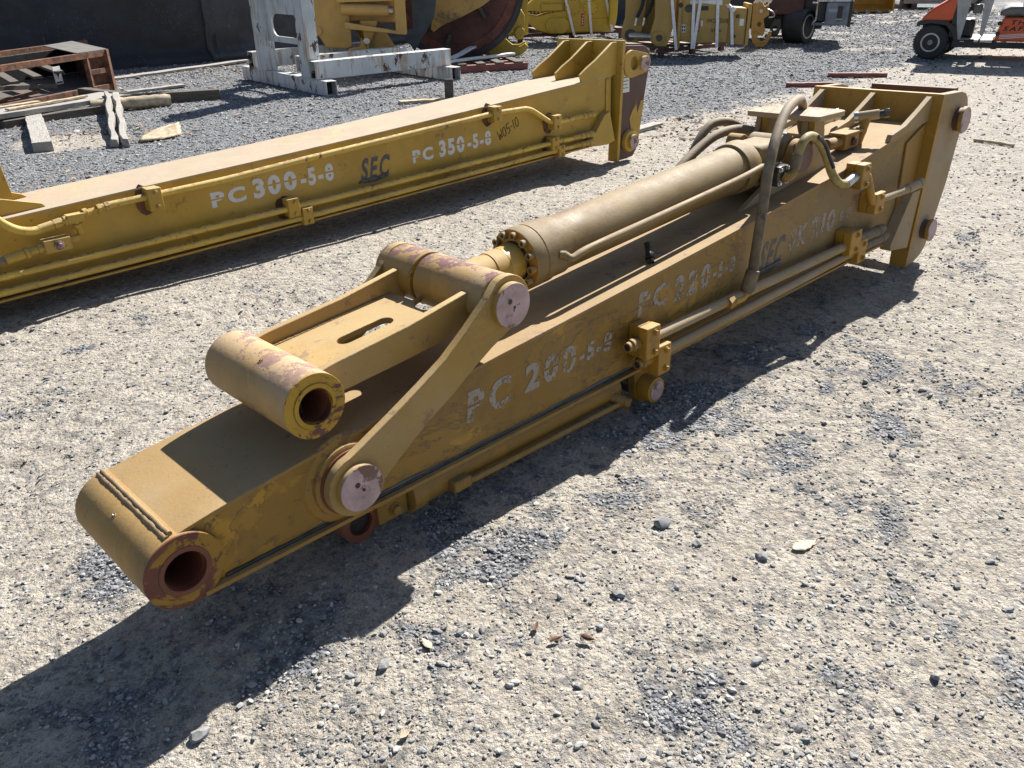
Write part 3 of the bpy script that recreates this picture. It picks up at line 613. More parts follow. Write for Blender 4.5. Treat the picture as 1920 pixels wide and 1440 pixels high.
for (x, z, x2) in ((1.50, .296, 1.566), (1.555, .216, 1.634)):
    bm = B(); cyl(bm, (x+.015, -.045, z-.001), (x2, -.042, z-.003), .019, seg=20); cyl(bm, (x, -.046, z), (x+.02, -.045, z), .0175, seg=20, hole=.0115); finish('pipe_stub', bm, 'yA', A, bevel=.0015)
    bm = B(); cyl(bm, (x+.004, -.046, z), (x+.03, -.045, z), .0118, seg=14); finish('stub_bore', bm, 'hole', A)
    bm = B(); cyl(bm, (x+.018, -.0455, z), (x+.034, -.045, z), .0225, seg=20); finish('stub_collar', bm, 'yA', A, bevel=.002)
clamp(A, 3.045, .290, .05, .052); clamp(A, 3.125, .232, .04, .052)
for (p, q, r_) in (((3.09, -.052, .283), (3.30, -.056, .276), .023), ((3.16, -.052, .232), (3.345, -.058, .232), .021)):
    bm = B(); tube(bm, [p, tuple((a+b_)/2 for a, b_ in zip(p, q)), q], r_, 16, jitter=.05); finish('hose_end', bm, 'hose', A)
    bm = B(); q = Vector(q); cyl(bm, q, q+Vector((.03, 0, .002)), r_*1.12, seg=18); cyl(bm, q+Vector((.03, 0, .002)), q+Vector((.065, 0, .004)), r_*.85, seg=18); finish('hose_coupling', bm, 'hose', A, bevel=.002)
clamp(A, 3.05, .575, .036, .052); clamp(A, 3.235, .425, .045, .045)
bm = B(); tube(bm, fillet([(3.02, -.05, .58), (3.10, -.06, .575), (3.195, -.06, .425), (3.30, -.055, .43)], .03), .0185, 16, sm=False); finish('short_pipe', bm, 'orange', A)
bm = B(); tube(bm, [(3.27, -.055, .428), (3.42, -.07, .432), (3.52, -.085, .437)], .0185, 16); finish('short_pipe', bm, 'yAfar', A)
bm = B(); cyl(bm, (3.50, -.083, .436), (3.60, -.09, .442), .022, seg=18); cyl(bm, (3.60, -.09, .442), (3.635, -.092, .443), .025, seg=18); finish('pipe_coupling', bm, 'yAfar', A, bevel=.002)
# far flange, gussets, clevis
def lean(o_bm, x0, k):
    for v in o_bm.verts: v.co.x += k*(v.co.z)
    return o_bm
FLX = 3.705
fp = [(-.06, .815), (.59, .815), (.59, .0), (.50, .0), (.50, .162), (.03, .162), (.022, .0), (-.06, .0)]
bm = B(); prism(bm, fp, FLX, FLX+.03, 'x'); lean(bm, 0, .135); fl = finish('end_flange', bm, 'orange', A, bevel=.002)
bm = B(); prism(bm, [(-.0595, .3), (-.0595, .2)], 0, 1, 'x') if False else None
for y0 in (.0, .27, .535):
    gp = [(3.40, ztop(3.40)+.004), (3.42, ztop(3.42)+.03), (3.55, .705), (3.68, .755), (3.795, .805), (3.818, .800), (3.80, ztop(3.76)+.002)]
    bm = B(); prism(bm, gp, y0-.012, y0+.012); finish('gusset', bm, 'yAfar', A, bevel=.0015)
bm = B(); prism(bm, [(3.655, .385), (3.49, .163), (3.50, .135), (3.70, .105), (3.745, .385)], -.055, -.002); finish('corner_gusset', bm, 'yAfar', A, bevel=.002)
bm = B(); prism(bm, [(3.60, .62), (3.795, .69), (3.72, .13), (3.60, .17)], -.011, -.0015); finish('doubler_strip', bm, 'yA', A, bevel=.002)
cv = [(3.735, .0), (3.845, .812), (4.041, .804), (4.10, .79), (4.135, .765), (4.160, .715), (4.116, .593), (4.057, .365), (3.951, .111), (3.925, .06), (3.88, .025), (3.81, .005)]
for y0, s_ in ((-.058, -1), (.545, 1)):
    bm = B(); prism(bm, cv, y0, y0+.042); finish('clevis_plate', bm, 'yAfar', A, bevel=.003)
    for cx, cz, r in ((4.03, .675, .062), (3.86, .165, .055)):
        yo = y0 if s_ < 0 else y0+.042
        bm = B(); cyl(bm, (cx, yo+.01, cz), (cx, yo+s_*.028, cz), r*.88, seg=36); finish('pin_boss', bm, 'primer', A, bevel=.003)
        bm = B(); cyl(bm, (cx, yo+s_*.028, cz), (cx, yo+s_*.044, cz), r, seg=40); pn = finish('pin', bm, 'orange', A, bevel=.002)
        bm = B(); cyl(bm, (cx, yo+s_*.0435, cz), (cx, yo+s_*.046, cz), r-.001, seg=40); finish('pin_face', bm, 'pin', pn, bevel=.001)
bm = B(); box(bm, 4.06, 4.11, -.015, .40, .775, .812); finish('cross_bar', bm, 'primer', A, bevel=.002)
bm = B(); prism(bm, circ(3.86, .165, .045, 28), -.015, .545); finish('pin_shaft', bm, 'grease', A)
bm = B(); prism(bm, circ(4.03, .675, .045, 28), -.015, .545); finish('pin_shaft', bm, 'grease', A)
# valve fittings on the top plate
bm = B(); box(bm, 3.19, 3.32, .095, .165, .640, .705); box(bm, 3.175, 3.335, .088, .172, .703, .713); finish('valve_block', bm, 'yA', A, bevel=.003)
bm = B(); cyl(bm, (3.10, .14, .673), (3.20, .13, .672), .0255, seg=18); finish('hose_crimp', bm, 'yA', A, bevel=.003)
bm = B(); cyl(bm, (3.26, .097, .672), (3.26, .082, .672), .018, seg=16); finish('port_plug', bm, 'rust', A, bevel=.002)
bm = B(); cyl(bm, (3.35, .115, .64), (3.385, .10, .755), .019, seg=18); cyl(bm, (3.36, .112, .69), (3.366, .11, .71), .026, hexa=True); finish('tee_stem', bm, 'yA', A, bevel=.002)
bm = B(); cyl(bm, (3.368, .135, .758), (3.405, .055, .772), .0215, seg=18); finish('tee_fitting', bm, 'yAfar', A, bevel=.003)
bm = B(); cyl(bm, (3.369, .133, .758), (3.361, .150, .755), .024, seg=18, hole=.012); cyl(bm, (3.366, .139, .757), (3.363, .146, .756), .013, seg=14); finish('tee_nut', bm, 'steel', A, bevel=.002)
bm = B(); cyl(bm, (3.405, .055, .772), (3.415, .033, .776), .016, seg=16); cyl(bm, (3.413, .037, .775), (3.422, .018, .779), .021, hexa=True); finish('tee_plug', bm, 'grease', A, bevel=.002)
bm = B(); box(bm, 3.22, 3.40, .30, .40, .64, .685); finish('valve_block', bm, 'yAside', A, bevel=.003)
bm = B(); cyl(bm, (3.30, .345, .70), (3.46, .30, .735), .024, seg=16); cyl(bm, (3.45, .303, .733), (3.49, .292, .742), .03, hexa=True); finish('valve_spool', bm, 'steel', A, bevel=.002)
bm = B(); cyl(bm, (3.24, .41, .66), (3.27, .46, .66), .02, seg=16); finish('port_plug', bm, 'steel', A, bevel=.002)
# underside: small cylinder, eye, lug
U = finish('lower_cylinder', cyl(B(), (.66, .075, .100), (1.56, .075, .100), .058, seg=40), 'yA', A, bevel=.002)
bm = B(); cyl(bm, (.495, .055, .085), (.495, .24, .085), .058, seg=44, hole=.036); finish('cylinder_eye', bm, 'redrust', U, bevel=.0015)
bm = B(); cyl(bm, (.495, .07, .085), (.495, .235, .085), .037, seg=36); finish('eye_bore', bm, 'hole', U)
bm = B(); box(bm, .545, .645, .045, .062, .055, .17); finish('retainer_plate', bm, 'yA', U, bevel=.002)
hexbolt(U, (.60, .045, .085), (0, -1, 0), .014, .012, 'yA')
bm = B(); cyl(bm, (.65, .075, .100), (.70, .075, .100), .064, seg=40); finish('gland_ring', bm, 'yA', U, bevel=.002)
bm = B(); tube(bm, fillet([(.80, .03, .10), (.80, .002, .085), (.86, -.004, .083), (1.52, -.004, .068)], .02), .010, 12, sm=False); finish('small_pipe', bm, 'yA', U)
bm = B(); box(bm, .775, .84, -.012, .03, .07, .105); finish('pipe_elbow', bm, 'yA', U, bevel=.005)
bm = B(); cyl(bm, (1.51, .04, .088), (1.54, -.012, .070), .021, seg=18); cyl(bm, (1.54, -.012, .070), (1.55, -.030, .065), .019, seg=18, hole=.013); finish('pipe_fitting', bm, 'yA', U, bevel=.002)
bm = B(); prism(bm, circ(1.70, .065, .062, 24, -180, 0)+[(1.765, .165), (1.63, .165)], .02, .05); finish('lug_plate', bm, 'yA', U, bevel=.002)
bm = B(); cyl(bm, (1.69, .02, .067), (1.69, -.035, .067), .047, seg=36); finish('lug_pin', bm, 'orange', U, bevel=.003)
bm = B(); cyl(bm, (1.69, -.0345, .067), (1.69, -.038, .067), .036, seg=36); finish('lug_pin_face', bm, 'pin', U, bevel=.001)
bm = B(); cyl(bm, (1.69, .05, .067), (1.69, .33, .067), .042, seg=30); finish('lug_shaft', bm, 'grease', U)
# lettering
lt = lambda t, x0, z0, x1, h, mat='stencilA', gap='P08', sl=.10, par=None, y=-.0012: lettering(par or A, 'stencil_lettering', t, (x0, y, z0), (1, 0, 0), (0, 0, 1), h, x1-x0, mat, gap, slant=sl, bold=.042, track=.15)
lt('PC', .845, .275, 1.015, .088); lt('200', 1.075, .282, 1.300, .082); lt('-5-8', 1.318, .290, 1.475, .060)
lt('PC', 1.612, .362, 1.775, .078); lt('220', 1.812, .357, 2.030, .084); lt('-5-8', 2.050, .372, 2.195, .055)
lt('SK', 2.592, .352, 2.735, .082); lt('210', 2.765, .357, 2.975, .086); lt('6-8', 3.02, .378, 3.12, .042)
def emblem(par, x0, z0, x1, h, sl, y=-.001):
    o = lettering(par, 'raised_emblem', 'SEC', (x0, y, z0), (1, 0, 0), (0, 0, 1), h, x1-x0, 'lead', '', slant=sl, thick=-.006, bold=.035)
    bm = B(); s = lambda x, z: (x+sl*(z-z0), z)
    prism(bm, [s(x0-.02, z0-.012), s(x1*.5+x0*.5, z0-.020), s(x1, z0-.006), s(x1, z0+.012), s(x0, z0+.006)], y-.006, y); finish('emblem_base', bm, 'lead', par, bevel=.002); return o
emblem(A, 2.365, .315, 2.535, .112, .32)

# ============================================================= second beam behind
Bm = thing('excavator_beam', 'long mustard yellow box beam with side pipes lying behind the front arm', 'beam', mat=fmat((.814, 6.642, 0)))
BT = [(-4.9, .432), (-4.26, .459), (-3.556, .486), (-2.92, .507), (-2.2, .534), (-1.44, .568), (-.85, .598), (-.33, .624), (-.02, .635)]
BB = [(-4.9, .095), (-4.36, .103), (-3.6, .107), (-2.8, .117), (-1.85, .134), (-.65, .152), (-.02, .16)]
bt = lambda x: interp(BT, x); bz = lambda x: interp(BB, x); byl = lambda x: .435+.05*max(0, (x+2.4)/2.4)
xs2 = [-4.9, -4.26, -3.65, -2.91, -2.2, -1.8, -1.5, -1.1, -.85, -.5, -.3, -.02]
bm = loft(B(), xs2, lambda x: [(0, bz(x)+.008), (.012, bz(x)+.008), (.012, bt(x)-.0105), (0, bt(x)-.0105)]); finish('side_plate', bm, 'yB', Bm)
bm = loft(B(), xs2, lambda x: [(byl(x)-.012, bz(x)+.008), (byl(x), bz(x)+.008), (byl(x), bt(x)-.0105), (byl(x)-.012, bt(x)-.0105)]); finish('side_plate', bm, 'yB', Bm)
bm = loft(B(), xs2, lambda x: [(-.009, bt(x)-.010), (-.009, bt(x)), (byl(x)+.009, bt(x)), (byl(x)+.009, bt(x)-.010)]); finish('top_plate', bm, 'yBtop', Bm, bevel=.001)
bm = loft(B(), xs2, lambda x: [(-.028, bz(x)-.004), (-.028, bz(x)+.0075), (byl(x)+.02, bz(x)+.0075), (byl(x)+.02, bz(x)-.004)]); finish('bottom_plate', bm, 'yB', Bm, bevel=.001)
bead((-4.9, -.001, .108), (-.1, -.001, .162), .006, Bm, 'grease', 120)
# nearer end: bracket at the picture's left edge, then its supports
bm = B(); prism(bm, [(-4.9, .43), (-4.048, .468), (-4.06, .485), (-4.22, .535), (-4.9, .56)], .045, .062); finish('bracket_plate', bm, 'yB', Bm, bevel=.002)
bm = B(); prism(bm, [(-4.9, .43), (-4.04, .468), (-4.06, .485), (-4.22, .545), (-4.9, .56)], .335, .352); finish('bracket_plate', bm, 'yB', Bm, bevel=.002)
bm = B(); prism(bm, [(-4.9, .44), (-4.135, .51), (-4.15, .665), (-4.18, .80), (-4.3, .95), (-4.9, .95)], .185, .21); finish('upright_plate', bm, 'yB', Bm, bevel=.002)
bm = B(); box(bm, -4.88, -4.74, -.02, .44, -.01, .094); finish('end_foot', bm, 'yB', Bm, bevel=.003)
# pipes
bm = B(); tube(bm, fillet([(-3.80, -.045, .437), (-3.2, -.045, .447), (-2.745, -.045, .470), (-1.27, -.045, .528), (-.945, -.045, .520), (-.725, -.045, .392), (-.62, -.045, .386), (-.47, -.045, .393)], .06), .0165, 16, sm=False); finish('long_pipe', bm, 'pipeB', Bm)
bm = B(); tube(bm, fillet([(-4.9, -.045, .216), (-2.86, -.045, .224), (-.66, -.045, .255), (-.50, -.045, .252)]), .0175, 16, sm=False); finish('long_pipe', bm, 'pipeB', Bm)
bm = B(); tube(bm, fillet([(-4.9, -.045, .144), (-2.78, -.045, .158), (-.62, -.045, .194), (-.50, -.045, .193)]), .0175, 16, sm=False); finish('long_pipe', bm, 'pipeB', Bm)
for x, z in ((-.46, .393), (-.48, .254), (-.48, .194)):
    bm = B(); cyl(bm, (x-.03, -.045, z), (x+.11, -.048, z+.001), .0185, seg=18); cyl(bm, (x+.06, -.0475, z), (x+.10, -.048, z), .0225, seg=18); cyl(bm, (x+.11, -.048, z+.001), (x+.15, -.049, z+.001), .021, seg=18); cyl(bm, (x+.15, -.049, z+.001), (x+.19, -.05, z+.001), .024, seg=18); cyl(bm, (x+.19, -.05, z+.001), (x+.205, -.05, z+.001), .017, seg=18); finish('pipe_coupling', bm, 'yB', Bm, bevel=.002)
def patchm(x, z, w_, h_, par=Bm):
    pts = [(x+w_*math.cos(a)*random.uniform(.8, 1.15), z+h_*math.sin(a)*random.uniform(.8, 1.1)) for a in [i*2*math.pi/14 for i in range(14)]]
    bm = B(); prism(bm, pts, -.006, -.0005); finish('rusty_weld_pad', bm, 'rust', par)
for x, z, hx, hh_ in ((-3.585, .425, .036, .055), (-2.84, .228, .036, .05), (-2.76, .166, .033, .048), (-1.262, .522, .036, .05), (-.688, .392, .036, .05), (-.71, .25, .036, .044), (-.645, .188, .033, .04)):
    patchm(x-.028, z-.005, .05, hh_+.022); clamp(Bm, x, z, hx, hh_, -.076, True, 'yB')
# fittings near the left edge
bm = B(); tube(bm, [(-4.42, -.06, .60), (-4.31, -.06, .505), (-4.26, -.06, .448), (-4.21, -.06, .41), (-4.15, -.058, .393), (-4.09, -.055, .397)], .0185, 14); finish('hydraulic_hose', bm, 'pipeB', Bm)
def stack(name, p0, p1, segs, mat, par):
    p0, p1 = Vector(p0), Vector(p1); bm = B()
    for a, b_, r_, hx_ in segs: cyl(bm, p0.lerp(p1, a), p0.lerp(p1, b_), r_, seg=18, hexa=bool(hx_))
    return finish(name, bm, mat, par, bevel=.0015)
stack('hose_fitting', (-4.13, -.055, .393), (-3.80, -.048, .437), [(0, .20, .0205, 0), (.2, .3, .024, 1), (.3, .34, .018, 0), (.34, .38, .024, 1), (.62, .68, .024, 0), (.68, .74, .018, 1), (.82, .88, .024, 1), (.88, .93, .018, 0), (.93, 1.0, .022, 1), (.74, .84, .014, 0)], 'yB', Bm)
bm = B(); box(bm, -4.005, -3.925, -.075, -.03, .393, .432); cyl(bm, (-3.962, -.052, .40), (-3.955, -.05, .33), .016, seg=14); cyl(bm, (-3.962, -.052, .385), (-3.958, -.051, .365), .021, seg=14); finish('tee_fitting', bm, 'yB', Bm, bevel=.003)
bm = B(); box(bm, -4.135, -4.02, -.095, -.035, .285, .345); vb = finish('valve_block', bm, 'yB', Bm, bevel=.003)
bm = B(); cyl(bm, (-4.075, -.094, .315), (-4.075, -.103, .315), .021, seg=24); cyl(bm, (-4.075, -.103, .315), (-4.075, -.114, .315), .014, hexa=True); finish('block_plug', bm, 'pin', vb, bevel=.001)
bm = B(); box(bm, -4.02, -3.97, -.07, -.04, .305, .335); finish('elbow', bm, 'yB', vb, bevel=.006)
stack('hose_fitting', (-4.30, -.065, .294), (-4.135, -.065, .312), [(0, .5, .0215, 0), (.5, .62, .025, 0), (.62, .85, .018, 0), (.85, 1.0, .022, 1)], 'yB', Bm)
bm = B(); tube(bm, [(-4.9, -.065, .27), (-4.6, -.067, .275), (-4.28, -.065, .296)], .0195, 14); finish('hydraulic_hose', bm, 'hose', Bm)
# end flange, gussets and clevis
fp = [(-.06, .872), (.60, .872), (.60, .0), (.50, .0), (.50, .14), (.03, .14), (.03, .0), (-.06, .0)]
bm = B(); prism(bm, fp, -.01, .02, 'x'); lean(bm, 0, .058); finish('end_flange', bm, 'yB', Bm, bevel=.002)
for y0 in (.0, .24, .475):
    gp = [(-.36, bt(-.36)+.0), (-.375, bt(-.36)+.05), (-.30, .715), (-.20, .76), (-.02, .862), (.04, .862), (.026, bt(-.02)+.0)]
    bm = B(); prism(bm, gp, y0-.011, y0+.011); g_ = finish('gusset', bm, 'yB', Bm, bevel=.0015)
bm = B(); prism(bm, [(-.155, .37), (-.095, .39), (-.03, .165), (-.12, .15), (-.335, .163), (-.325, .185)], -.055, -.002); finish('corner_gusset', bm, 'yB', Bm, bevel=.002)
bm = B(); prism(bm, [(-.085, .615), (-.04, .615), (-.05, .38), (-.09, .37)], -.010, -.0015); finish('doubler_strip', bm, 'yB', Bm, bevel=.002)
cv = [(.03, .0), (.075, .835), (.313, .818), (.36, .80), (.394, .773), (.405, .696), (.372, .563), (.307, .251), (.262, .06), (.22, .01), (.14, .0)]
for y0, s_ in ((-.034, -1), (.54, 1)):
    bm = B(); prism(bm, cv, y0, y0+.036); cpn = finish('clevis_plate', bm, 'primer', Bm, bevel=.003)
    yo = y0 if s_ < 0 else y0+.036
    ub = circ(.155, .70, .098, 16, 90, 270)+circ(.30, .695, .072, 12, -70, 70)
    bm = B(); prism(bm, ub, min(yo+s_*.001, yo+s_*.030), max(yo+s_*.001, yo+s_*.030), 'y', [circ(.178, .703, .048, 24)]); finish('eye_plate', bm, 'yB', Bm, bevel=.006)
    bm = B(); cyl(bm, (.178, yo+s_*.002, .703), (.178, yo+s_*.004, .703), .047, seg=28); finish('eye_bore', bm, 'orange', Bm)
    bm = B(); cyl(bm, (.16, yo, .135), (.16, yo+s_*.03, .135), .088, .080, seg=40); finish('pin_boss', bm, 'yB', Bm, bevel=.004)
    for cx, cz in ((.283, .694), (.172, .130)):
        bm = B(); cyl(bm, (cx, yo, cz), (cx, yo+s_*.052, cz), .054, seg=36); pn = finish('pin', bm, 'yB', Bm, bevel=.003)
        bm = B(); cyl(bm, (cx, yo+s_*.051, cz), (cx, yo+s_*.054, cz), .052, seg=36); finish('pin_face', bm, 'pin', pn, bevel=.001)
        bm = B(); cyl(bm, (cx, yo+s_*.053, cz), (cx, yo+s_*.0548, cz), .007, seg=12); finish('grease_hole', bm, 'hole', pn)
bm = B(); prism(bm, [(.055, .50), (.155, .50), (.15, .635), (.055, .635)], -.0365, -.0352); nl = finish('paper_label', bm, 'label', Bm)
for k in range(4): 
    bm = B(); box(bm, .07, .14-.01*(k % 2), -.0372, -.0366, .53+.025*k, .535+.025*k); finish('label_print', bm, 'black', nl)
bm = B(); prism(bm, [(.165, .30), (.20, .36), (.24, .40), (.235, .45), (.26, .33), (.30, .42), (.34, .42), (.31, .262), (.27, .075), (.19, .20)], -.0362, -.0344); finish('paint_patch', bm, 'yB', Bm)
ltb = lambda t, x0, z0, x1, h, sl=.0: lettering(Bm, 'stencil_lettering', t, (x0, -.0012, z0), (1, 0, .02), (0, 0, 1), h, x1-x0, 'stencilB', 'P08', slant=sl, bold=.045, track=.13)
ltb('PC', -3.275, .310, -3.075, .074); ltb('300', -3.03, .312, -2.76, .096); ltb('-5-8', -2.735, .318, -2.515, .090)
ltb('PC', -1.935, .315, -1.77, .072); ltb('350', -1.72, .318, -1.505, .094); ltb('-5-8', -1.48, .325, -1.268, .086)
emblem(Bm, -2.335, .275, -2.13, .125, .22)
# hand-written note
def stroke(pts, par, x0, z0, s, slope):
    P = [(x0+s*(u_*math.cos(slope)-v_*math.sin(slope)*.8), -.0016, z0+s*(u_*math.sin(slope)*.9+v_)) for u_, v_ in pts]
    bm = B(); tube(bm, P, .0022, 5, n=4); return bm
wr = finish('handwritten_note', stroke([(0, 1), (.15, 0), (.3, .6), (.5, .05), (.62, 1)], Bm, -1.19, .335, .062, .42), 'marker', Bm)
for pts in ([(.95, .9), (.78, .6), (.85, .1), (1.1, .05), (1.25, .5), (1.15, .9), (.95, .9)], [(1.95, 1), (1.55, .95), (1.5, .55), (1.8, .55), (1.85, .15), (1.5, 0)], [(2.05, .45), (2.35, .45)], [(2.6, 1), (2.6, 0)], [(3.1, .95), (2.9, .6), (2.95, .1), (3.2, .05), (3.35, .5), (3.25, .9), (3.1, .95)]):
    finish('pen_stroke', stroke(pts, Bm, -1.19, .335, .062, .42), 'marker', wr)

# ============================================================= things in the yard behind
def at(name, label, cat, x, y, rot, dz=0., group=None): return thing(name, label, cat, (x, y, hz(x, y)+.004+dz), rot, group=group)
def pr(par, name, poly, a0, a1, mat, bevel=.004, axis='y', holes=()):
    bm = B(); prism(bm, poly, a0, a1, axis, holes); return finish(name, bm, mat, par, bevel=bevel)
def bx(par, name, x0, x1, y0, y1, z0, z1, mat, bevel=.004, rot=None):
    bm = B(); box(bm, x0, x1, y0, y1, z0, z1, rot); return finish(name, bm, mat, par, bevel=bevel)
def cy(par, name, p0, p1, r, mat, seg=24, hole=0, bevel=.003, r1=None):
    bm = B(); cyl(bm, p0, p1, r, r1, seg=seg, hole=hole); return finish(name, bm, mat, par, bevel=bevel)

# --- black sheeting hung on a fence line, in overlapping lengths
def sheeting(label, p0, p1, hgt, seed, mat, group='black sheeting fence'):
    L_ = math.hypot(p1[0]-p0[0], p1[1]-p0[1]); rz = math.atan2(p1[1]-p0[1], p1[0]-p0[0])
    t = thing('sheeting_fence', label, 'fence', (p0[0], p0[1], 0), rz, group=group)
    nx, nz = int(L_/.06), 40; bm = B(); rows = []
    for j in range(nz+1):
        v = j/nz; row = []
        for i in range(nx+1):
            x = L_*i/nx; z = hgt*v**1.3
            f = float(fbm(np.array([x]), np.array([z*.7]), 1.1, seed, 4)[0])-.5
            g_ = float(fbm(np.array([x*.8+z]), np.array([z*2-x*.3]), 2.6, seed+9, 3)[0])-.5
            y = f*.20+g_*.05-.02*math.exp(-((z-.10)/.05)**2)*4*(.6+f)
            if z < .22: y -= .16*(1-z/.22)**.7
            row.append(bm.verts.new((x, y, z-.02 if j else -.04)))
        rows.append(row)
    for a, c in zip(rows, rows[1:]):
        for i in range(nx): bm.faces.new((a[i], a[i+1], c[i+1], c[i]))
    o = finish('sheet', bm, mat, t, smooth=80); so_ = o.modifiers.new('thickness', 'SOLIDIFY'); so_.thickness = .004
    for k in range(int(L_/2.4)+1): cy(t, 'fence_post', (k*2.4, .16, -.1), (k*2.4, .16, hgt+.06), .03, 'rust', 14)
    cy(t, 'fence_rail', (0, .16, hgt), (L_, .16, hgt), .022, 'rust', 12)
def sheetmat(name, c):
    b = NB(name); k = b.mix(b.ramp(b.noise(1.2, 6, .7), .35, .7), c, tuple(x*2.2 for x in c))
    k = b.mix(b.math('MULTIPLY', b.ramp(b.noise(38, 5, .8), .57, .66), b.ramp(b.noise(2, 4, off=4), .4, .65)), k, (.16, .15, .11))
    k = b.mix(b.math('MULTIPLY', b.ramp(b.noise(16, 3, .7, (1, 1, .12), off=14), .70, .74), .5), k, (.3, .29, .27))
    b.bump(b.noise(5, 5, .6), .5, .02); return b.end(k, .62)
M['sheet1'] = sheetmat('black_sheeting', (.017, .018, .020)); M['sheet2'] = sheetmat('charcoal_sheeting', (.036, .036, .038))
sheeting('black sheeting with dusty folds along the fence at the upper left', (-9.6, 11.95), (-4.62, 14.55), 2.2, 3, 'sheet1')
sheeting('charcoal sheeting length behind the white rack, overlapping the black one', (-4.72, 14.42), (.1, 19.15), 2.2, 12, 'sheet2')
sheeting('far length of dark sheeting behind the yellow attachments on pallets', (.0, 19.25), (6.3, 22.35), 2.2, 21, 'sheet1')

# --- rusty rectangular frame
t = at('steel_cage', 'rusty brown steel cage frame lying on boards at the left', 'steel frame', -5.08, 11.50, .0)
FR = (-.50, -.865)   # along the frame, towards the camera's left
def fpt(a, b_, z): return Vector((FR[0]*a*1.0, FR[1]*a, 0))+Vector((-.92*b_, .39*b_, 0))+Vector((0, 0, z))
def bar(par, name, p0, p1, wy, wz, mat):
    p0, p1 = Vector(p0), Vector(p1); d = p1-p0; bm = B(); box(bm, 0, d.length, -wy/2, wy/2, -wz/2, wz/2)
    x = d.normalized(); z = Vector((0, 0, 1)) if abs(x.z) < .9 else Vector((1, 0, 0)); y = z.cross(x).normalized(); z = x.cross(y)
    mm = Matrix((x, y, z)).transposed().to_4x4(); mm.translation = p0; bm.transform(mm)
    return finish(name, bm, mat, par, bevel=.003)
LF = Vector((-.29, -.957, 0)); BK = Vector((-.62, .785, 0))
# box: end panel facing right-front, long sides run left
def fq(a, b_, z): return LF*a+BK*b_+Vector((0, 0, z))
for z in (.05, .45):
    bar(t, 'side_rail', fq(0, 0, z), fq(2.6, 0, z), .05, .07, 'rust'); bar(t, 'side_rail', fq(-.3, 1.65, z), fq(2.6, 1.65, z), .05, .07, 'rust')
    bar(t, 'end_rail', fq(0, 0, z+.001), fq(0, 1.65, z+.001), .05, .06, 'rust')
bar(t, 'corner_post', fq(0, 0, .0), fq(0, 0, .49), .07, .07, 'rust'); bar(t, 'corner_post', fq(0, 1.65, .0), fq(0, 1.65, .49), .06, .06, 'rust')
bar(t, 'inner_post', fq(.36, .0, .08), fq(.36, .0, .42), .05, .05, 'rust'); bar(t, 'panel_rail', fq(.03, .0, .25), fq(.36, 0, .25), .045, .06, 'rust')
bx(t, 'back_panel', -.36, -.02, .04, .05, .08, .42, 'rust').rotation_euler = (0, 0, math.atan2(-LF.y, -LF.x))
tsq = [fq(-.03, -.03, 0), fq(.50, -.03, 0), fq(.55, 1.5, 0), fq(-.03, 1.66, 0)]
pr(t, 'top_sheet', [(p.x, p.y) for p in tsq], .487, .497, simple('dark_plywood', (.10, .11, .12), .5, 0, .35, 6, .2, dust=.35), .001, 'z')
bx(t, 'side_panel', -.34, -.03, .02, .03, .08, .42, 'rust').rotation_euler = (0, 0, math.atan2(-LF.y, -LF.x))
pr(t, 'end_panel', [(p.x, p.y) for p in (fq(0, .06, 0), fq(.02, .06, 0), fq(.02, 1.6, 0), fq(0, 1.6, 0))], .08, .42, 'rust', .001, 'z')
pr(t, 'floor_sheet', [(p.x, p.y) for p in (fq(.1, .06, 0), fq(2.5, .06, 0), fq(2.5, 1.6, 0), fq(.1, 1.6, 0))], .075, .082, 'darkwood', .001, 'z')
pr(t, 'rear_panel', [(p.x, p.y) for p in (fq(0, 1.60, 0), fq(2.5, 1.60, 0), fq(2.5, 1.61, 0), fq(0, 1.61, 0))], .1, .42, 'black', .001, 'z')
for k in range(5): bar(t, 'slat', fq(.8+.35*k, .1, .30-.015*k), fq(.83+.35*k, .95, .32), .10, .03, 'darkwood')
bar(t, 'loose_bar', fq(1.2, .12, .13), fq(2.9, .3, .05), .05, .03, 'rust'); bar(t, 'loose_bar', fq(.9, .08, .16), fq(2.7, .45, .30), .02, .05, 'darkwood')
sg = bx(t, 'sticker', -.76, -.64, .16, .166, .16, .36, 'label', .001); sg.rotation_euler = (0, 0, math.atan2(-LF.y, -LF.x))
bm = B(); prism(bm, [(-.735, .31), (-.71, .25), (-.70, .22), (-.69, .25), (-.665, .31), (-.685, .285), (-.70, .30), (-.715, .28)], .1575, .1595); o = finish('bird_emblem', bm, 'black', t); o.rotation_euler = sg.rotation_euler
bm = B(); box(bm, -.75, -.65, .1575, .1595, .17, .19); o = finish('sticker_print', bm, 'black', t); o.rotation_euler = sg.rotation_euler

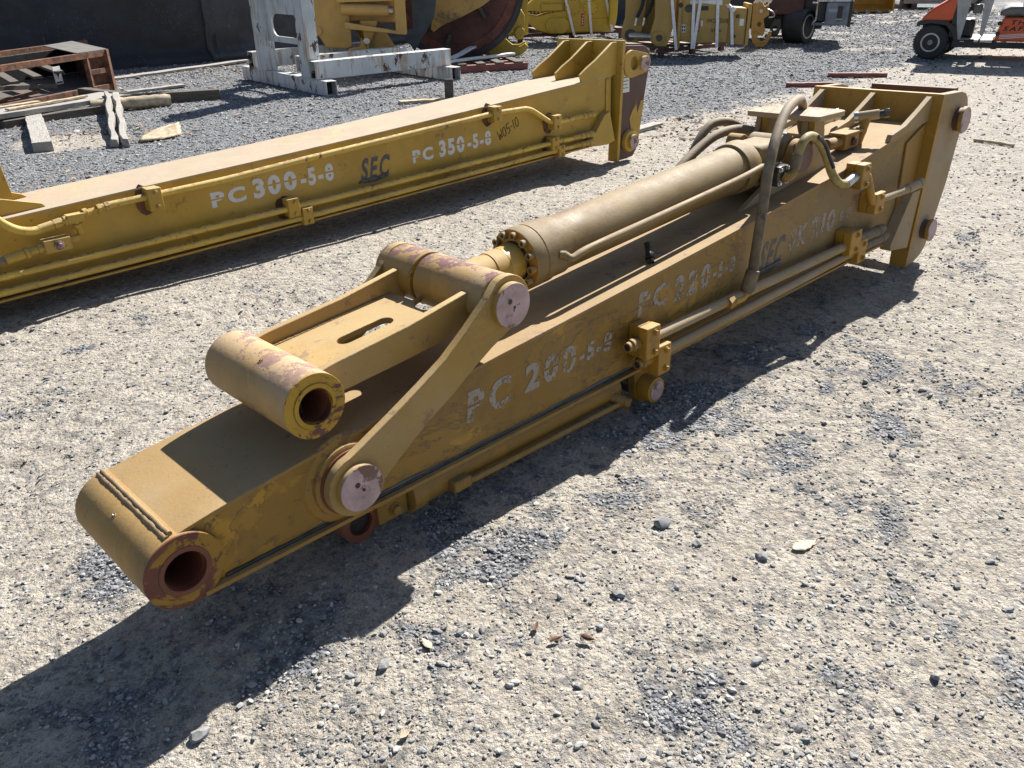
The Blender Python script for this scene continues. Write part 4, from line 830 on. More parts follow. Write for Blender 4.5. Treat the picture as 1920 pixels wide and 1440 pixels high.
# --- weathered planks, block, log, split stump
def plank(name, label, cat, p0, p1, wd, th, z0, z1, mat, group=None):
    a, c = Vector((p0[0], p0[1], hz(*p0)+z0+th/2)), Vector((p1[0], p1[1], hz(*p1)+z1+th/2)); d = c-a
    bm = B(); nseg = 10
    for k in range(nseg+1): pass
    rings = []
    for k in range(nseg+1):
        x = d.length*k/nseg; wv = wd/2*random.uniform(.93, 1.03); zz = random.uniform(-.003, .003)
        rings.append([bm.verts.new((x, -wv, -th/2+zz)), bm.verts.new((x, wv, -th/2+zz)), bm.verts.new((x, wv, th/2+zz)), bm.verts.new((x, -wv, th/2+zz))])
    for r0_, r1_ in zip(rings, rings[1:]):
        for i in range(4): bm.faces.new((r0_[i], r0_[(i+1) % 4], r1_[(i+1) % 4], r1_[i]))
    bm.faces.new(rings[0]); bm.faces.new(rings[-1])
    o = finish(name, bm, mat, None, bevel=.003); x = d.normalized(); y = Vector((0, 0, 1)).cross(x).normalized(); z = x.cross(y)
    mm = Matrix((x, y, z)).transposed().to_4x4(); mm.translation = a; o.matrix_world = mm
    return tag(o, label, cat, group)
plank('weathered_plank', 'long grey weathered plank lying below the rusty frame, nearest the camera', 'plank', (-5.30, 8.65), (-4.42, 10.02), .36, .05, .09, .08, 'wood')
plank('weathered_plank', 'narrow split plank tucked under the rusty frame beside the long grey plank', 'plank', (-5.75, 9.1), (-5.15, 9.75), .10, .035, .07, .08, 'bark')
plank('timber_beam', 'dark square timber under the end of the long grey plank', 'timber', (-5.05, 8.75), (-4.22, 9.85), .14, .10, -.03, -.02, 'darkwood')
plank('timber_block', 'short squared weathered timber block pointing at the camera from the plank pile', 'timber', (-4.06, 7.55), (-4.88, 9.05), .16, .085, .0, .0, 'wood')
plank('timber_beam', 'grey square timber reaching out right of the plank pile behind the log', 'timber', (-4.6, 10.0), (-3.35, 10.38), .14, .11, .0, .0, 'darkwood')
plank('weathered_plank', 'grey plank half hidden under the cage, between it and the long grey plank', 'plank', (-5.35, 9.1), (-4.75, 10.5), .16, .03, .05, .07, 'wood')
plank('weathered_plank', 'thin warped lath lying on top of the long grey plank', 'plank', (-5.05, 8.9), (-4.62, 9.75), .06, .02, .145, .14, 'bark')
plank('timber_beam', 'dark bearer timber crosswise below the rusty cage corner', 'timber', (-5.2, 10.9), (-4.45, 10.35), .12, .10, .0, .0, 'darkwood')
plank('weathered_plank', 'short grey offcut right of the rusty cage corner', 'plank', (-4.75, 11.1), (-4.2, 11.6), .13, .03, .0, .01, 'wood')
bm = B(); tube(bm, [(-4.5, 9.55, .07), (-4.15, 9.74, .07), (-3.77, 9.93, .065)], .065, 12, jitter=.12); tag(finish('log', bm, 'bark', smooth=50), 'short round weathered log in front of the grey square timber', 'log')
plank('weathered_plank', 'grey split board lying along the foot of the black sheeting', 'plank', (-5.5, 12.5), (-4.1, 14.3), .18, .03, .0, .02, 'wood')
st = at('split_stump', 'upright split grey fence post piece leaning off the plank end', 'wood piece', -3.45, 7.72, .0)
for k, x0 in enumerate((-.06, .035)):
    bm = B(); rings = []
    for i in range(14):
        t_ = i/13; w_ = .042*random.uniform(.7, 1.15); h_ = .035*random.uniform(.75, 1.1); cx_ = x0-.93*t_+.012*math.sin(i*1.3+k*2); cy_ = 2.15*t_; cz_ = .035+.13*t_
        rings.append([bm.verts.new((cx_-w_, cy_, cz_-h_)), bm.verts.new((cx_+w_, cy_, cz_-h_*.9)), bm.verts.new((cx_+w_*.8, cy_, cz_+h_)), bm.verts.new((cx_-w_*.6, cy_, cz_+h_*1.1))])
    for a_, c_ in zip(rings, rings[1:]):
        for i in range(4): bm.faces.new((a_[i], a_[(i+1) % 4], c_[(i+1) % 4], c_[i]))
    bm.faces.new(rings[0]); bm.faces.new(rings[-1]); finish('split_half', bm, 'wood', st, bevel=.004, smooth=25)
# pale curled bark slab
bm = B(); g_ = [[None]*7 for _ in range(10)]
for i in range(10):
    for j in range(7):
        g_[i][j] = bm.verts.new((-.24+.05*i+random.uniform(-.01, .01), (-.20+.066*j)*(.35+.65*math.sin(math.pi*(i+1.5)/11))+.02*i, .015+.012*i*(j/6)+random.uniform(-.004, .004)))
for i in range(9):
    for j in range(6): bm.faces.new((g_[i][j], g_[i+1][j], g_[i+1][j+1], g_[i][j+1]))
o = finish('bark_slab', bm, 'bark', None, smooth=50); o.modifiers.new('t', 'SOLIDIFY').thickness = .015; o.scale = (.8, .8, .8); o.location = (-3.2, 8.05, hz(-3.2, 8.05)); o.rotation_euler = (0, 0, .35); tag(o, 'pale curled bark slab lying on the gravel next to the split post', 'bark')

# --- white rack with the yellow machine
t = at('storage_rack', 'rust streaked white steel storage rack with open tube ends', 'rack', -2.02, 10.53, R(39))
def stube(par, name, x0, x1, y0, y1, z0, z1, ax, mat='white', wall=.008):
    """square hollow section, ends open"""
    if ax == 'x': out_ = [(y0, z0), (y1, z0), (y1, z1), (y0, z1)]; a0, a1 = x0, x1
    elif ax == 'y': out_ = [(x0, z0), (x1, z0), (x1, z1), (x0, z1)]; a0, a1 = y0, y1
    else: out_ = [(x0, y0), (x1, y0), (x1, y1), (x0, y1)]; a0, a1 = z0, z1
    cxx = sum(p[0] for p in out_)/4; cyy = sum(p[1] for p in out_)/4
    inn = [(p[0]+wall*(1 if p[0] < cxx else -1), p[1]+wall*(1 if p[1] < cyy else -1)) for p in out_]
    bm = B(); prism(bm, out_, a0, a1, ax, [inn]); o = finish(name, bm, mat, par, bevel=.003)
    inn2 = [(p[0]+(.0005 if p[0] < cxx else -.0005), p[1]+(.0005 if p[1] < cyy else -.0005)) for p in inn]
    bm = B(); prism(bm, inn2, a0+.12, a1-.12, ax); finish('tube_shade_plug', bm, 'hole', o)  # near-black solid inside the section paints the shade of its open ends
    return o
stube(t, 'base_tube', -.15, -.01, -.06, 2.32, 0, .165, 'y'); stube(t, 'base_tube', 1.66, 1.80, -.06, 2.32, 0, .165, 'y')
stube(t, 'upper_tube', -.17, 1.80, .14, .30, .168, .37, 'x'); stube(t, 'upper_tube', -.17, 1.80, 1.86, 2.02, .168, .37, 'x')
stube(t, 'rack_post', -.165, -.005, .305, .52, .168, 2.1, 'z'); stube(t, 'rack_post', -.165, -.005, 1.50, 1.74, .168, 2.1, 'z')
stube(t, 'rack_post', -.04, .10, .56, .70, .168, 2.1, 'z'); stube(t, 'rack_post', 1.66, 1.80, .35, .5, 1.5, 2.1, 'z')
sp2 = circ(1.30, .78, .06, 10, 0, 180)[::1]
pr(t, 'slotted_plate', [(.51, .52), (1.51, .52), (1.51, 1.2), (.51, 1.2)], -.07, -.045, 'white', .003, 'x', [circ(1.24, .72, .13, 10, -90, 90)+circ(.75, .72, .13, 10, 90, 270)])
pr(t, 'saddle_plate', [(.52, .36), (.62, .34), (.72, .46), (.84, .52), (.84, .70), (.52, .70)], .02, .05, 'white', .003, 'x', [circ(.66, .46, .03, 14)])
stube(t, 'cross_tube', .05, 1.64, .95, 1.08, .17, .36, 'x')
t = at('excavator_attachment', 'tan yellow hydraulic attachment with cylinder sitting in the white rack', 'attachment', -1.99, 12.42, .159)
mo = -.25
pr(t, 'side_plate', [(-.62, 1.3), (-.59, .96), (-.55, .75), (-.60, .60), (-.52, .51), (-.45, .38), (-.16, .36), (-.10, .39), (-.10, 1.3)], -.05, .0, 'machine', .006)
pr(t, 'side_plate', [(-.62, 1.3), (-.59, .96), (-.55, .75), (-.60, .60), (-.52, .51), (-.45, .38), (-.16, .36), (-.10, .39), (-.10, 1.3)], .45, .5, 'machine', .006)
bx(t, 'body', -.55, .60, .0, .45, .66, 1.25, 'machine', .02)
cy(t, 'side_boss', (-.54, -.07, .59), (-.54, -.04, .59), .06, 'machine')
cy(t, 'hydraulic_ram', (-.20, -.16, .855), (.42, -.16, .825), .073, 'machine', 32); cy(t, 'ram_collar', (-.05, -.16, .849), (-.01, -.16, .847), .076, 'machine', 32); cy(t, 'ram_end', (.42, -.16, .825), (.48, -.16, .82), .05, 'steel', 20)
bx(t, 'top_beam', -.25, .66, -.24, -.08, .94, 1.02, 'machine', .006)
pr(t, 'front_channel', [(-.17, .62), (.63, .52), (.63, .59), (.50, .575), (-.17, .70)], -.26, -.10, 'machine', .006)
bx(t, 'front_upright', .50, .645, -.27, -.08, .53, 1.25, 'machine', .01)
pr(t, 'hanger_bracket', [(-.10, .70), (.02, .70), (.02, .42), (.0, .38), (-.14, .36), (-.16, .33), (.06, .31), (.11, .34), (.16, .45), (.26, .66), (.26, .70)], -.12, -.06, 'machine', .008)
cy(t, 'hanger_bolt', (.10, -.145, .45), (.10, -.12, .45), .045, 'steel', 24, bevel=.006)
pr(t, 'guard_cone', [(.22, .60), (.34, .60), (.52, .29), (.10, .36)], -.02, .3, 'machine', .005)
cy(t, 'diagonal_tube', (.05, .08, .50), (.30, .08, .72), .045, 'machine')
t = at('dark_plate', 'dark blue grey pointed steel plate standing behind the white rack', 'steel plate', -1.90, 12.95, .159)
pr(t, 'plate', [(.60, 1.2), (.98, 1.2), (.95, .90), (.91, .68), (.78, .49), (.60, .24), (.42, .52), (.60, .54)], -.02, .02, 'navy', .003)
# --- drum
t = at('drum_wheel', 'large rusty brown bolted drum wheel with dark rim behind the rack', 'drum', -.72, 13.75, .03)
bm = B(); cyl(bm, (0, -.10, 1.04), (0, .35, 1.04), 1.02, seg=96, hole=.93); finish('rim', bm, 'black', t, bevel=.01)
bm = B(); cyl(bm, (0, -.06, 1.04), (0, -.02, 1.04), .95, seg=96); face = finish('disc_face', bm, simple('rusted_drum_face', (.09, .035, .028), .8, 0, .4, 3, .3, spots=((.22, .075, .035), 3.5, .60)), t, bevel=.004)
bm = B(); cyl(bm, (0, -.075, 1.04), (0, -.059, 1.04), .93, seg=96, hole=.80); finish('bolt_ring', bm, simple('rust_ring', (.13, .05, .035), .8, 0, .4, 6), t, bevel=.003)
pb_ = None
for i in range(28):
    a = 2*math.pi*i/28
    if pb_ is None: bm = B(); cyl(bm, (0, -.092, 0), (0, -.074, 0), .02, hexa=True); pb_ = finish('bolt', bm, 'rust', t); pb_.location = (.865*math.cos(a), 0, 1.04+.865*math.sin(a))
    else: dupe(pb_, t, (.865*math.cos(a), 0, 1.04+.865*math.sin(a)))
for a_, r_ in ((-128, .62), (-42, .52), (-100, .75)):
    x_, z_ = r_*math.cos(R(a_)), 1.04+r_*math.sin(R(a_)); o = bx(t, 'lifting_lug', -.03, .03, -.16, -.06, -.10, .10, 'black', .006); o.location = (x_, 0, z_); o.rotation_euler = (0, R(20 if a_ < -90 else -30), 0)
pr(t, 'scraped_cover', [(-.46, .66), (-.30, 1.1), (.9, 1.2), (.62, .93), (.40, .78), (.05, .62), (-.22, .52), (-.34, .44), (-.38, .48), (-.36, .58)], -.20, -.17, paint('scraped_cover_paint', (.45, .26, .05), dark=.9, rust=1., rscale=6, side=.2, rustcol=(.10, .06, .03)), .003)
# --- broken pallet and white planks by the drum
t = at('broken_pallet', 'dark broken pallet with red edge boards lying by the drum', 'pallet', -.30, 12.85, .25)
for k in range(3): bx(t, 'pallet_runner', -.5, .55, -.35+.32*k, -.27+.32*k, .0, .09, 'redwood', .004)
for k in range(4): bx(t, 'pallet_board', -.45+.27*k, -.33+.27*k, -.36, .38, .092, .112, 'darkwood', .003)
plank('white_plank', 'pale plank lying flat across the broken pallet', 'plank', (-.85, 12.5), (.12, 13.3), .10, .03, .13, .14, 'strap')
plank('white_plank', 'pale plank tilted up against the yellow grapple behind the pallet', 'plank', (-.75, 12.9), (-.30, 14.2), .09, .03, .14, .26, 'strap')

# --- yellow grapple
t = at('yellow_grapple', 'bright yellow hooked grapple jaw standing beside the drum', 'grapple', .02, 14.50, 0)
for y0 in (-.22, .16):
    pr(t, 'hook_jaw', [(-.33, .62), (-.27, .64), (-.235, .60), (-.20, .50), (-.15, .38), (-.06, .32), (-.0, .24), (.10, .155), (.22, .155), (.30, .20), (.355, .145), (.28, .06), (.13, .0), (-.02, -.0), (-.2, .02), (-.32, .09), (-.40, .22), (-.40, .45)], y0, y0+.07, 'chrome_y', .008)
pr(t, 'jaw_back', [(-.42, .05), (-.25, .015), (-.25, .5), (-.33, .8), (-.48, .6), (-.55, .3)], -.15, .16, 'chrome_y', .01)
for k in range(3): pr(t, 'rib', [(-.24+.10*k, .50), (-.22+.10*k, .50), (-.19+.13*k, 1.1), (-.23+.13*k, 1.1)], -.25, .10, 'chrome_y', .003)
pr(t, 'tooth_bar', [(-.14, .44), (.12, .48), (.11, .37), (.02, .33), (-.09, .32)], -.24, .15, 'chrome_y', .006)
pr(t, 'upper_jaw', [(.10, .50), (.16, .66), (.24, .70), (.30, .60), (.30, .34), (.25, .26), (.16, .26), (.10, .34)], -.2, .15, 'chrome_y', .02)
cy(t, 'pivot_pin', (-.07, -.29, .33), (-.07, -.2, .33), .085, 'chrome_y', 30, bevel=.008); cy(t, 'pin_cap', (-.07, -.30, .33), (-.07, -.289, .33), .045, 'grease')
cy(t, 'pivot_pin', (.22, -.26, .36), (.22, -.18, .36), .08, 'chrome_y', 30, bevel=.012)
bx(t, 'back_plate', -.20, .36, .1, .16, .30, 1.2, 'chrome_y', .01)
for k in range(5):
    bm = B(); cyl(bm, (-.08+.042*k, -.243, .392+.008*k), (-.08+.042*k, -.238, .392+.008*k), .008, seg=10); finish('bolt_hole', bm, 'hole', t)

# --- pallets
def steel_pallet(label, x, y, rot, L_, D_, h=.17, group='brown steel pallets under the attachments', nb=5):
    t = at('steel_pallet', label, 'pallet', x, y, rot, group=group)
    for k in range(nb): bx(t, 'cross_bar', k*(L_-.16)/(nb-1), k*(L_-.16)/(nb-1)+.16, -.02, D_+.02, h-.035, h, 'palletsteel', .004)
    for y0 in (0, D_-.07): bx(t, 'pallet_rail', -.03, L_+.03, y0, y0+.07, h-.095, h-.0375, 'palletsteel', .004)
    for x0 in (0, L_/2-.04, L_-.09):
        for y0 in (.0, D_-.075): bx(t, 'pallet_foot', x0, x0+.085, y0+.002, y0+.068, .0, h-.097, 'palletsteel', .004)
    return t
steel_pallet('brown steel pallet under the strapped yellow shear', .25, 16.55, .30, 2.1, .95, .19)
steel_pallet('brown steel pallet under the strapped rock breaker', 2.37, 13.72, .62, 1.45, .95, .16)
# --- shear on pallet
t = at('hydraulic_shear', 'yellow hydraulic shear with pointed jaws strapped to a steel pallet', 'shear', .70, 16.55, .06)
zz = .02
pr(t, 'lower_jaw', [(-.43, .44), (-.10, .22), (.10, .165), (.45, .17), (.45, .56), (.05, .50), (-.10, .46), (-.43, .52)], -.10, .22, 'chrome_y', .015)
pr(t, 'upper_jaw', [(-.43, .53), (-.38, .56), (-.02, .53), (.10, .54), (.40, .52), (.40, 1.1), (.10, 1.0), (-.2, .72)], -.08, .20, 'chrome_y', .012)
for k in range(9): bx(t, 'jaw_tooth', -.34+.065*k, -.305+.065*k, -.09, -.04, .505, .535, 'chrome_y', .004)
bx(t, 'blade_seat', -.05, .34, -.13, -.09, .545, .66, 'chrome_y', .01)
for k in range(4): cy(t, 'pivot_ring', (.17+.05*k, -.14-.008*k, .30), (.17+.05*k, .0, .30), .135, 'chrome_y', 30, bevel=.008)
bx(t, 'body', .40, 1.24, -.12, .42, .17, 1.2, 'chrome_y', .03)
cy(t, 'end_drum', (1.16, .1, .62), (1.30, .1, .62), .42, 'chrome_y', 40, bevel=.02)
for cx_, cz_, r_ in ((.52, .60, .14), (.84, .58, .13)):
    cy(t, 'cover_plate', (cx_, -.15, cz_), (cx_, -.12, cz_), r_, 'chrome_y', 36, bevel=.006)
    for i in range(10):
        a = 2*math.pi*i/10; bm = B(); cyl(bm, (cx_+r_*.82*math.cos(a), -.158, cz_+r_*.82*math.sin(a)), (cx_+r_*.82*math.cos(a), -.15, cz_+r_*.82*math.sin(a)), .011, hexa=True); finish('bolt', bm, 'yA', t)
bx(t, 'side_ledge', .78, 1.16, -.15, -.12, .36, .40, 'chrome_y', .006)
rl = bx(t, 'red_label', .67, .73, -.124, -.1205, .28, .49, 'redlabel', .001); lettering(rl, 'label_lettering', 'TAKE', (.684, -.1255, .47), (0, 0, -1), (1, 0, 0), .034, .17, 'label', '')
bx(t, 'small_plate', .50, .55, -.124, -.1205, .20, .30, 'truckpanel', .001)
def strap(par, p0, p1, wd=.045):
    bar_ = bar(par, 'strap', p0, p1, .006, wd, 'strap'); return bar_
for p0, p1 in (((.33, -.14, .95), (.55, -.17, .13)), ((.78, -.14, .95), (.86, -.17, .15)), ((1.06, -.14, .95), (1.24, -.17, .18))): 
    strap(t, p0, p1)
# --- rock breaker on pallet
t = at('rock_breaker', 'ochre boxed hydraulic rock breaker with black model lettering strapped on a pallet', 'rock breaker', 2.86, 13.95, -.201+.12)
ear = [(-1.02, 1.3), (-1.0, .60), (-1.05, .40), (-1.05, .27), (-.96, .20), (-.80, .20), (-.76, .30), (-.70, .55), (-.68, 1.3)]
pr(t, 'ear_plate', ear, .10, .15, 'breaker', .006)
pr(t, 'ear_plate', [(x+.42, z-.03) for x, z in ear], -.22, -.17, 'breaker', .006)
cy(t, 'mount_pin', (-.92, .11, .31), (-.58, -.17, .30), .045, 'steel', 24); cy(t, 'pin_boss', (-.92, .08, .31), (-.92, .10, .31), .085, 'grease', 26)
cy(t, 'pin_boss', (-.515, -.25, .29), (-.515, -.22, .29), .10, 'breaker', 30, bevel=.008); bm = B(); cyl(bm, (-.50, -.28, .29), (-.50, -.25, .29), .05, hexa=True); finish('pin_nut', bm, 'grease', t, bevel=.003)
for x0, x1 in ((-.76, -.84), (-.62, -.72)):
    bm = B(); tube(bm, [(x0+.02, .02, 1.0), (x0, -.02, .75), (x1, -.05, .56)], .028, 12, jitter=.06); finish('hydraulic_hose', bm, 'blackrub', t); cy(t, 'hose_fitting', (x1, -.05, .57), (x1-.02, -.05, .45), .026, 'steel', 16)
bx(t, 'back_plate', -1.0, -.3, .25, .3, .2, 1.2, 'breaker', .01)
bx(t, 'frame_plate', -.235, -.185, -.24, .32, .14, 1.3, 'breaker', .006)
bx(t, 'frame_plate', -.50, -.47, -.17, .3, .17, 1.3, 'breaker', .006); bx(t, 'frame_rib', -.47, -.235, -.18, -.12, .47, .50, 'breaker', .004); bx(t, 'frame_rib', -.47, -.235, -.18, -.12, .27, .30, 'breaker', .004)
pr(t, 'housing', [(-.185, .235), (.05, .20), (.52, .21), (.52, 1.0), (.42, 1.1), (-.185, 1.1)], -.20, .30, 'breaker', .012)
bx(t, 'housing_ledge', -.185, .07, -.212, -.20, .47, .50, 'breaker', .004); bx(t, 'housing_ledge', -.185, .07, -.212, -.20, .26, .29, 'breaker', .004)
pr(t, 'tail_housing', [(.52, .19), (.79, .17), (.79, .68), (.52, .70)], -.17, .27, 'breaker', .01)
pr(t, 'end_plate', [(.79, .16), (.84, .17), (.85, .74), (.80, .74)], -.20, .30, 'breaker', .006)
for cx_, cz_ in ((.655, .57), (.625, .29)): cy(t, 'bolt_port', (cx_, -.185, cz_), (cx_, -.165, cz_), .028, 'grease', 20)
bx(t, 'port_slot', .10, .21, -.206, -.199, .66, .72, 'black', .02); cy(t, 'side_port', (-.08, -.215, .69), (-.08, -.19, .69), .055, 'grease', 20); cy(t, 'side_port', (-.21, -.255, .74), (-.21, -.235, .74), .035, 'black', 20)
lettering(t, 'model_lettering', 'HWCAT336HB', (.20, -.2025, .49), (1, 0, -.03), (0, 0, 1), .062, .315, 'marker', '', bold=.012)
lettering(t, 'size_lettering', '165mm', (.27, -.2025, .36), (1, 0, -.03), (0, 0, 1), .055, .155, 'marker', '', bold=.01)
rl = bx(t, 'red_label', .045, .10, -.204, -.2005, .37, .545, 'redlabel', .001); lettering(rl, 'label_lettering', 'TAKE', (.056, -.2055, .53), (0, 0, -1), (1, 0, 0), .034, .14, 'label', '')
pl_ = bx(t, 'white_plate', -.175, -.105, -.204, -.2005, .36, .47, 'label', .001)
for k in range(2): 
    for j in range(2): bm = B(); box(bm, -.168+.034*k, -.146+.034*k, -.2055, -.2045, .372+.05*j, .405+.05*j); finish('plate_print', bm, 'black', pl_)
bx(t, 'white_plate', .69, .755, -.174, -.1705, .44, .535, 'label', .001); bx(t, 'white_plate', .115, .14, -.204, -.2005, .44, .52, 'label', .001)
for p0, p1 in (((-.36, -.26, .92), (-.24, -.30, .12)), ((-.02, -.225, .92), (.0, -.27, .13)), ((.09, -.225, .92), (.02, -.27, .13)), ((.33, -.215, .92), (.37, -.25, .15)), ((.55, -.19, .72), (.60, -.23, .18))): strap(t, p0, p1)
bm = B(); tube(bm, [(.45, -.15, .74), (.52, -.2, .71), (.56, -.21, .66), (.60, -.19, .69)], .03, 8, jitter=.3); finish('plastic_wrap', bm, 'strap', t)
pr(t, 'plastic_wrap', [(-.08, .80), (.40, .80), (.41, .73), (.30, .74), (.12, .76), (-.06, .75)], -.212, -.203, 'strap', .001)
# --- small coupler
t = at('quick_coupler', 'small yellow quick coupler with curved hook standing by the truck wheel', 'coupler', 4.26, 15.10, -.27)
pr(t, 'coupler_frame', [(-.16, .20), (-.17, .68), (-.05, .72), (.02, .62), (.08, .66), (.10, .50), (.02, .44), (.06, .25), (.04, .18)], -.08, .0, 'machine', .008, 'y', [circ(-.04, .36, .035, 14)])
pr(t, 'coupler_frame', [(-.16, .20), (-.17, .68), (-.05, .72), (.02, .62), (.08, .66), (.10, .50), (.02, .44), (.06, .25), (.04, .18)], .16, .24, 'machine', .008)
pr(t, 'coupler_hook', [(-.16, .24), (-.12, .08), (-.05, .01), (.04, -.0), (.12, .06), (.16, .16), (.17, .26), (.12, .25), (.08, .13), (.02, .10), (-.04, .14), (-.06, .24)], -.12, -.06, 'machine', .008)
cy(t, 'coupler_pin', (-.03, -.1, .56), (-.03, .26, .56), .03, 'steel'); bx(t, 'crossmember', -.14, .0, .0, .16, .26, .46, 'machine', .01)
bm = B(); tube(bm, [(.05, -.1, .60), (.16, -.12, .54), (.18, -.1, .48), (.10, -.1, .46)], .012, 8); finish('wire_bail', bm, 'steel', t)
for k in range(2): bm = B(); tube(bm, [(-.12+.12*k, -.06, .70), (-.07+.12*k, -.1, .74), (-.02+.12*k, -.05, .70)], .035, 8, jitter=.3); finish('wrapped_fitting', bm, 'strap', t)

# --- truck
t = at('yard_truck', 'dark truck rear with wide wheel and blue grey bumper panel', 'truck', 4.97, 15.52, -.305)
def wheel(par, loc, r, w_, rimr, tyre='blackrub', rim='alloy', rz=0., spokes=5, tread=40):
    bm = B(); pf = [(0, rimr*1.0), (.0, r*.93), (w_*.08, r*.985), (w_*.2, r), (w_*.8, r), (w_*.92, r*.985), (w_, r*.93), (w_, rimr)]
    lathe(bm, (0, 0, 0), (0, 1, 0), pf, 56); ty = finish('tyre', bm, tyre, par, smooth=40)
    ty.location = loc; ty.rotation_euler = (0, 0, rz)
    bm = B()
    for i in range(tread):
        a = 2*math.pi*i/tread; c, s_ = math.cos(a), math.sin(a)
        for (y0, y1, sh) in ((w_*.06, w_*.46, .0), (w_*.54, w_*.94, .5)):
            q = bmesh.ops.create_cube(bm, size=1)['verts']; aa_ = a+sh*2*math.pi/tread
            for v in q: v.co = Vector((v.co.x*2*math.pi*r/tread*.62, (y0+y1)/2+v.co.y*(y1-y0), r+.003+v.co.z*.014))
            bmesh.ops.rotate(bm, verts=q, cent=(0, 0, 0), matrix=Matrix.Rotation(aa_, 3, 'Y'))
    tr = finish('tread_blocks', bm, tyre, ty); tr['kind'] = 'stuff'
    bm = B(); cyl(bm, (0, -.006, 0), (0, .03, 0), rimr*1.02, seg=48, hole=rimr*.84); rm = finish('rim', bm, rim, ty, bevel=.004)
    bm = B(); cyl(bm, (0, .05, 0), (0, .06, 0), rimr*.98, seg=40); 
    finish('rim_back', bm, 'grease', ty)
    bm = B(); cyl(bm, (0, .0, 0), (0, .045, 0), rimr*.30, seg=24)
    for i in range(spokes*2):
        a = 2*math.pi*i/(spokes*2); q = bmesh.ops.create_cube(bm, size=1)['verts']
        for v in q: v.co = Vector((v.co.x*rimr*.17, .022+v.co.y*.03, rimr*.57+v.co.z*rimr*.60))
        bmesh.ops.rotate(bm, verts=q, cent=(0, 0, 0), matrix=Matrix.Rotation(a, 3, 'Y'))
    finish('spokes', bm, rim, ty, bevel=.002)
    return ty
bm = B(); lathe(bm, (0, 0, 0), (0, 1, 0), [(0, .19), (0, .255), (.03, .275), (.33, .275), (.36, .255), (.36, .19)], 56)
ty = finish('tyre', bm, 'blackrub', t, smooth=40); ty.location = (.20, -.02, .27); ty.rotation_euler = (0, 0, R(62))
bm = B(); cyl(bm, (0, -.004, 0), (0, .03, 0), .195, seg=44, hole=.165); finish('rim', bm, 'alloy', ty, bevel=.004)
bm = B(); lathe(bm, (0, .03, 0), (0, .2, 0), [(0, .16), (.06, .10), (.07, .001)], 40); finish('hub_dish', bm, 'alloy', ty)
bx(t, 'chassis', -.9, .42, .15, 1.2, .22, .85, 'black', .02); bx(t, 'maroon_body', -.55, .10, -.05, .3, .44, .95, 'maroon', .03)
pr(t, 'tow_hook', [(-.36, .40), (-.26, .40), (-.24, .26), (-.28, .14), (-.36, .12), (-.42, .18), (-.42, .30)], -.10, -.06, 'grease', .01, 'y', [circ(-.34, .24, .035, 12)])
bx(t, 'lower_rail', -.5, -.1, -.02, .04, .10, .13, 'redwood', .004)
bx(t, 'bumper_panel', .44, .83, -.26, -.22, .30, .66, 'truckpanel', .02); bx(t, 'panel_edge', .80, .85, -.27, -.1, .28, .70, 'black', .01)
bx(t, 'light_recess', .62, .70, -.264, -.2605, .42, .60, 'black', .01); bx(t, 'step_lip', .60, .72, -.30, -.262, .395, .41, 'steel', .004)
bx(t, 'panel_trim', .28, .86, -.27, -.16, .664, .70, 'white', .006); bx(t, 'side_step', .24, .44, -.2, -.14, .30, .34, 'truckpanel', .006)
bm = B(); tube(bm, fillet([(.22, -.12, .64), (.30, -.16, .64), (.30, -.18, .38), (.26, -.16, .34)], .02), .014, 10, sm=False); finish('grab_rail', bm, 'white', t)
bx(t, 'side_housing', .30, .46, -.1, .5, .34, .66, 'black', .03)
lettering(t, 'panel_number', 'X11321', (.475, -.2615, .51), (1, 0, 0), (0, 0, 1), .05, .14, 'label', '', bold=.0)
bx(t, 'rear_body', .46, .82, -.2, 1.1, .32, 1.2, 'truckpanel', .02)

# --- buckets beyond
def bucket(x, y, rz, lab):
    t = at('digging_bucket', lab, 'bucket', x, y, rz, group='yellow buckets resting on their teeth')
    prof = [(-.05, .02), (.25, .0), (.75, .10), (1.0, .45), (.9, .95), (.5, 1.1), (.44, 1.04), (.82, .9), (.92, .46), (.72, .16), (.25, .05)]
    bm = B(); prism(bm, [(y_, z_) for y_, z_ in prof], -.75, .75, 'x'); finish('shell', bm, 'bucket', t, bevel=.006)
    for x0 in (-.78, .74): pr(t, 'side_plate', [(y_, z_) for y_, z_ in ((-.02, .02), (.25, .0), (.75, .10), (1.0, .45), (.9, .95), (.5, 1.1), (.1, .5))], x0, x0+.04, 'bucket', .005, 'x')
    for k in range(6): pr(t, 'tooth', [(-.30, .01), (.02, .0), (.02, .07), (-.05, .06)], -.72+.27*k, -.63+.27*k, 'bark', .004, 'x')
bucket(7.3, 22.6, -.5, 'yellow digging bucket nearest the truck, teeth on the ground'); bucket(8.9, 22.9, -.2, 'farther yellow digging bucket beside the stacked timber')
t = at('timber_stack', 'stack of sawn timber on bearers at the far top of the yard', 'timber stack', 10.5, 23.9, -.35)
for j in range(3):
    for k in range(5): bx(t, 'timber', -.1, 1.9, -.02+.22*k, .17+.22*k, .12+.17*j, .27+.17*j, 'redwood' if j == 2 else 'wood', .006)
for x0 in (.1, .85, 1.6): bx(t, 'bearer', x0, x0+.12, -.05, 1.1, .0, .118, 'darkwood', .006)
t = at('sand_heap', 'low grey heap of loose spoil beside the stacked timber', 'heap', 9.9, 24.6, 0)
bm = B(); q = bmesh.ops.create_icosphere(bm, subdivisions=4, radius=1)['verts']
for v in q: v.co = Vector((v.co.x*1.0, v.co.y*.6, max(-.05, v.co.z*.3)))*(1+.25*(float(fbm(np.array([v.co.x*2]), np.array([v.co.y*2+v.co.z]), 2, 5, 3)[0])-.5))
finish('heap_body', bm, 'stone', t, smooth=60)

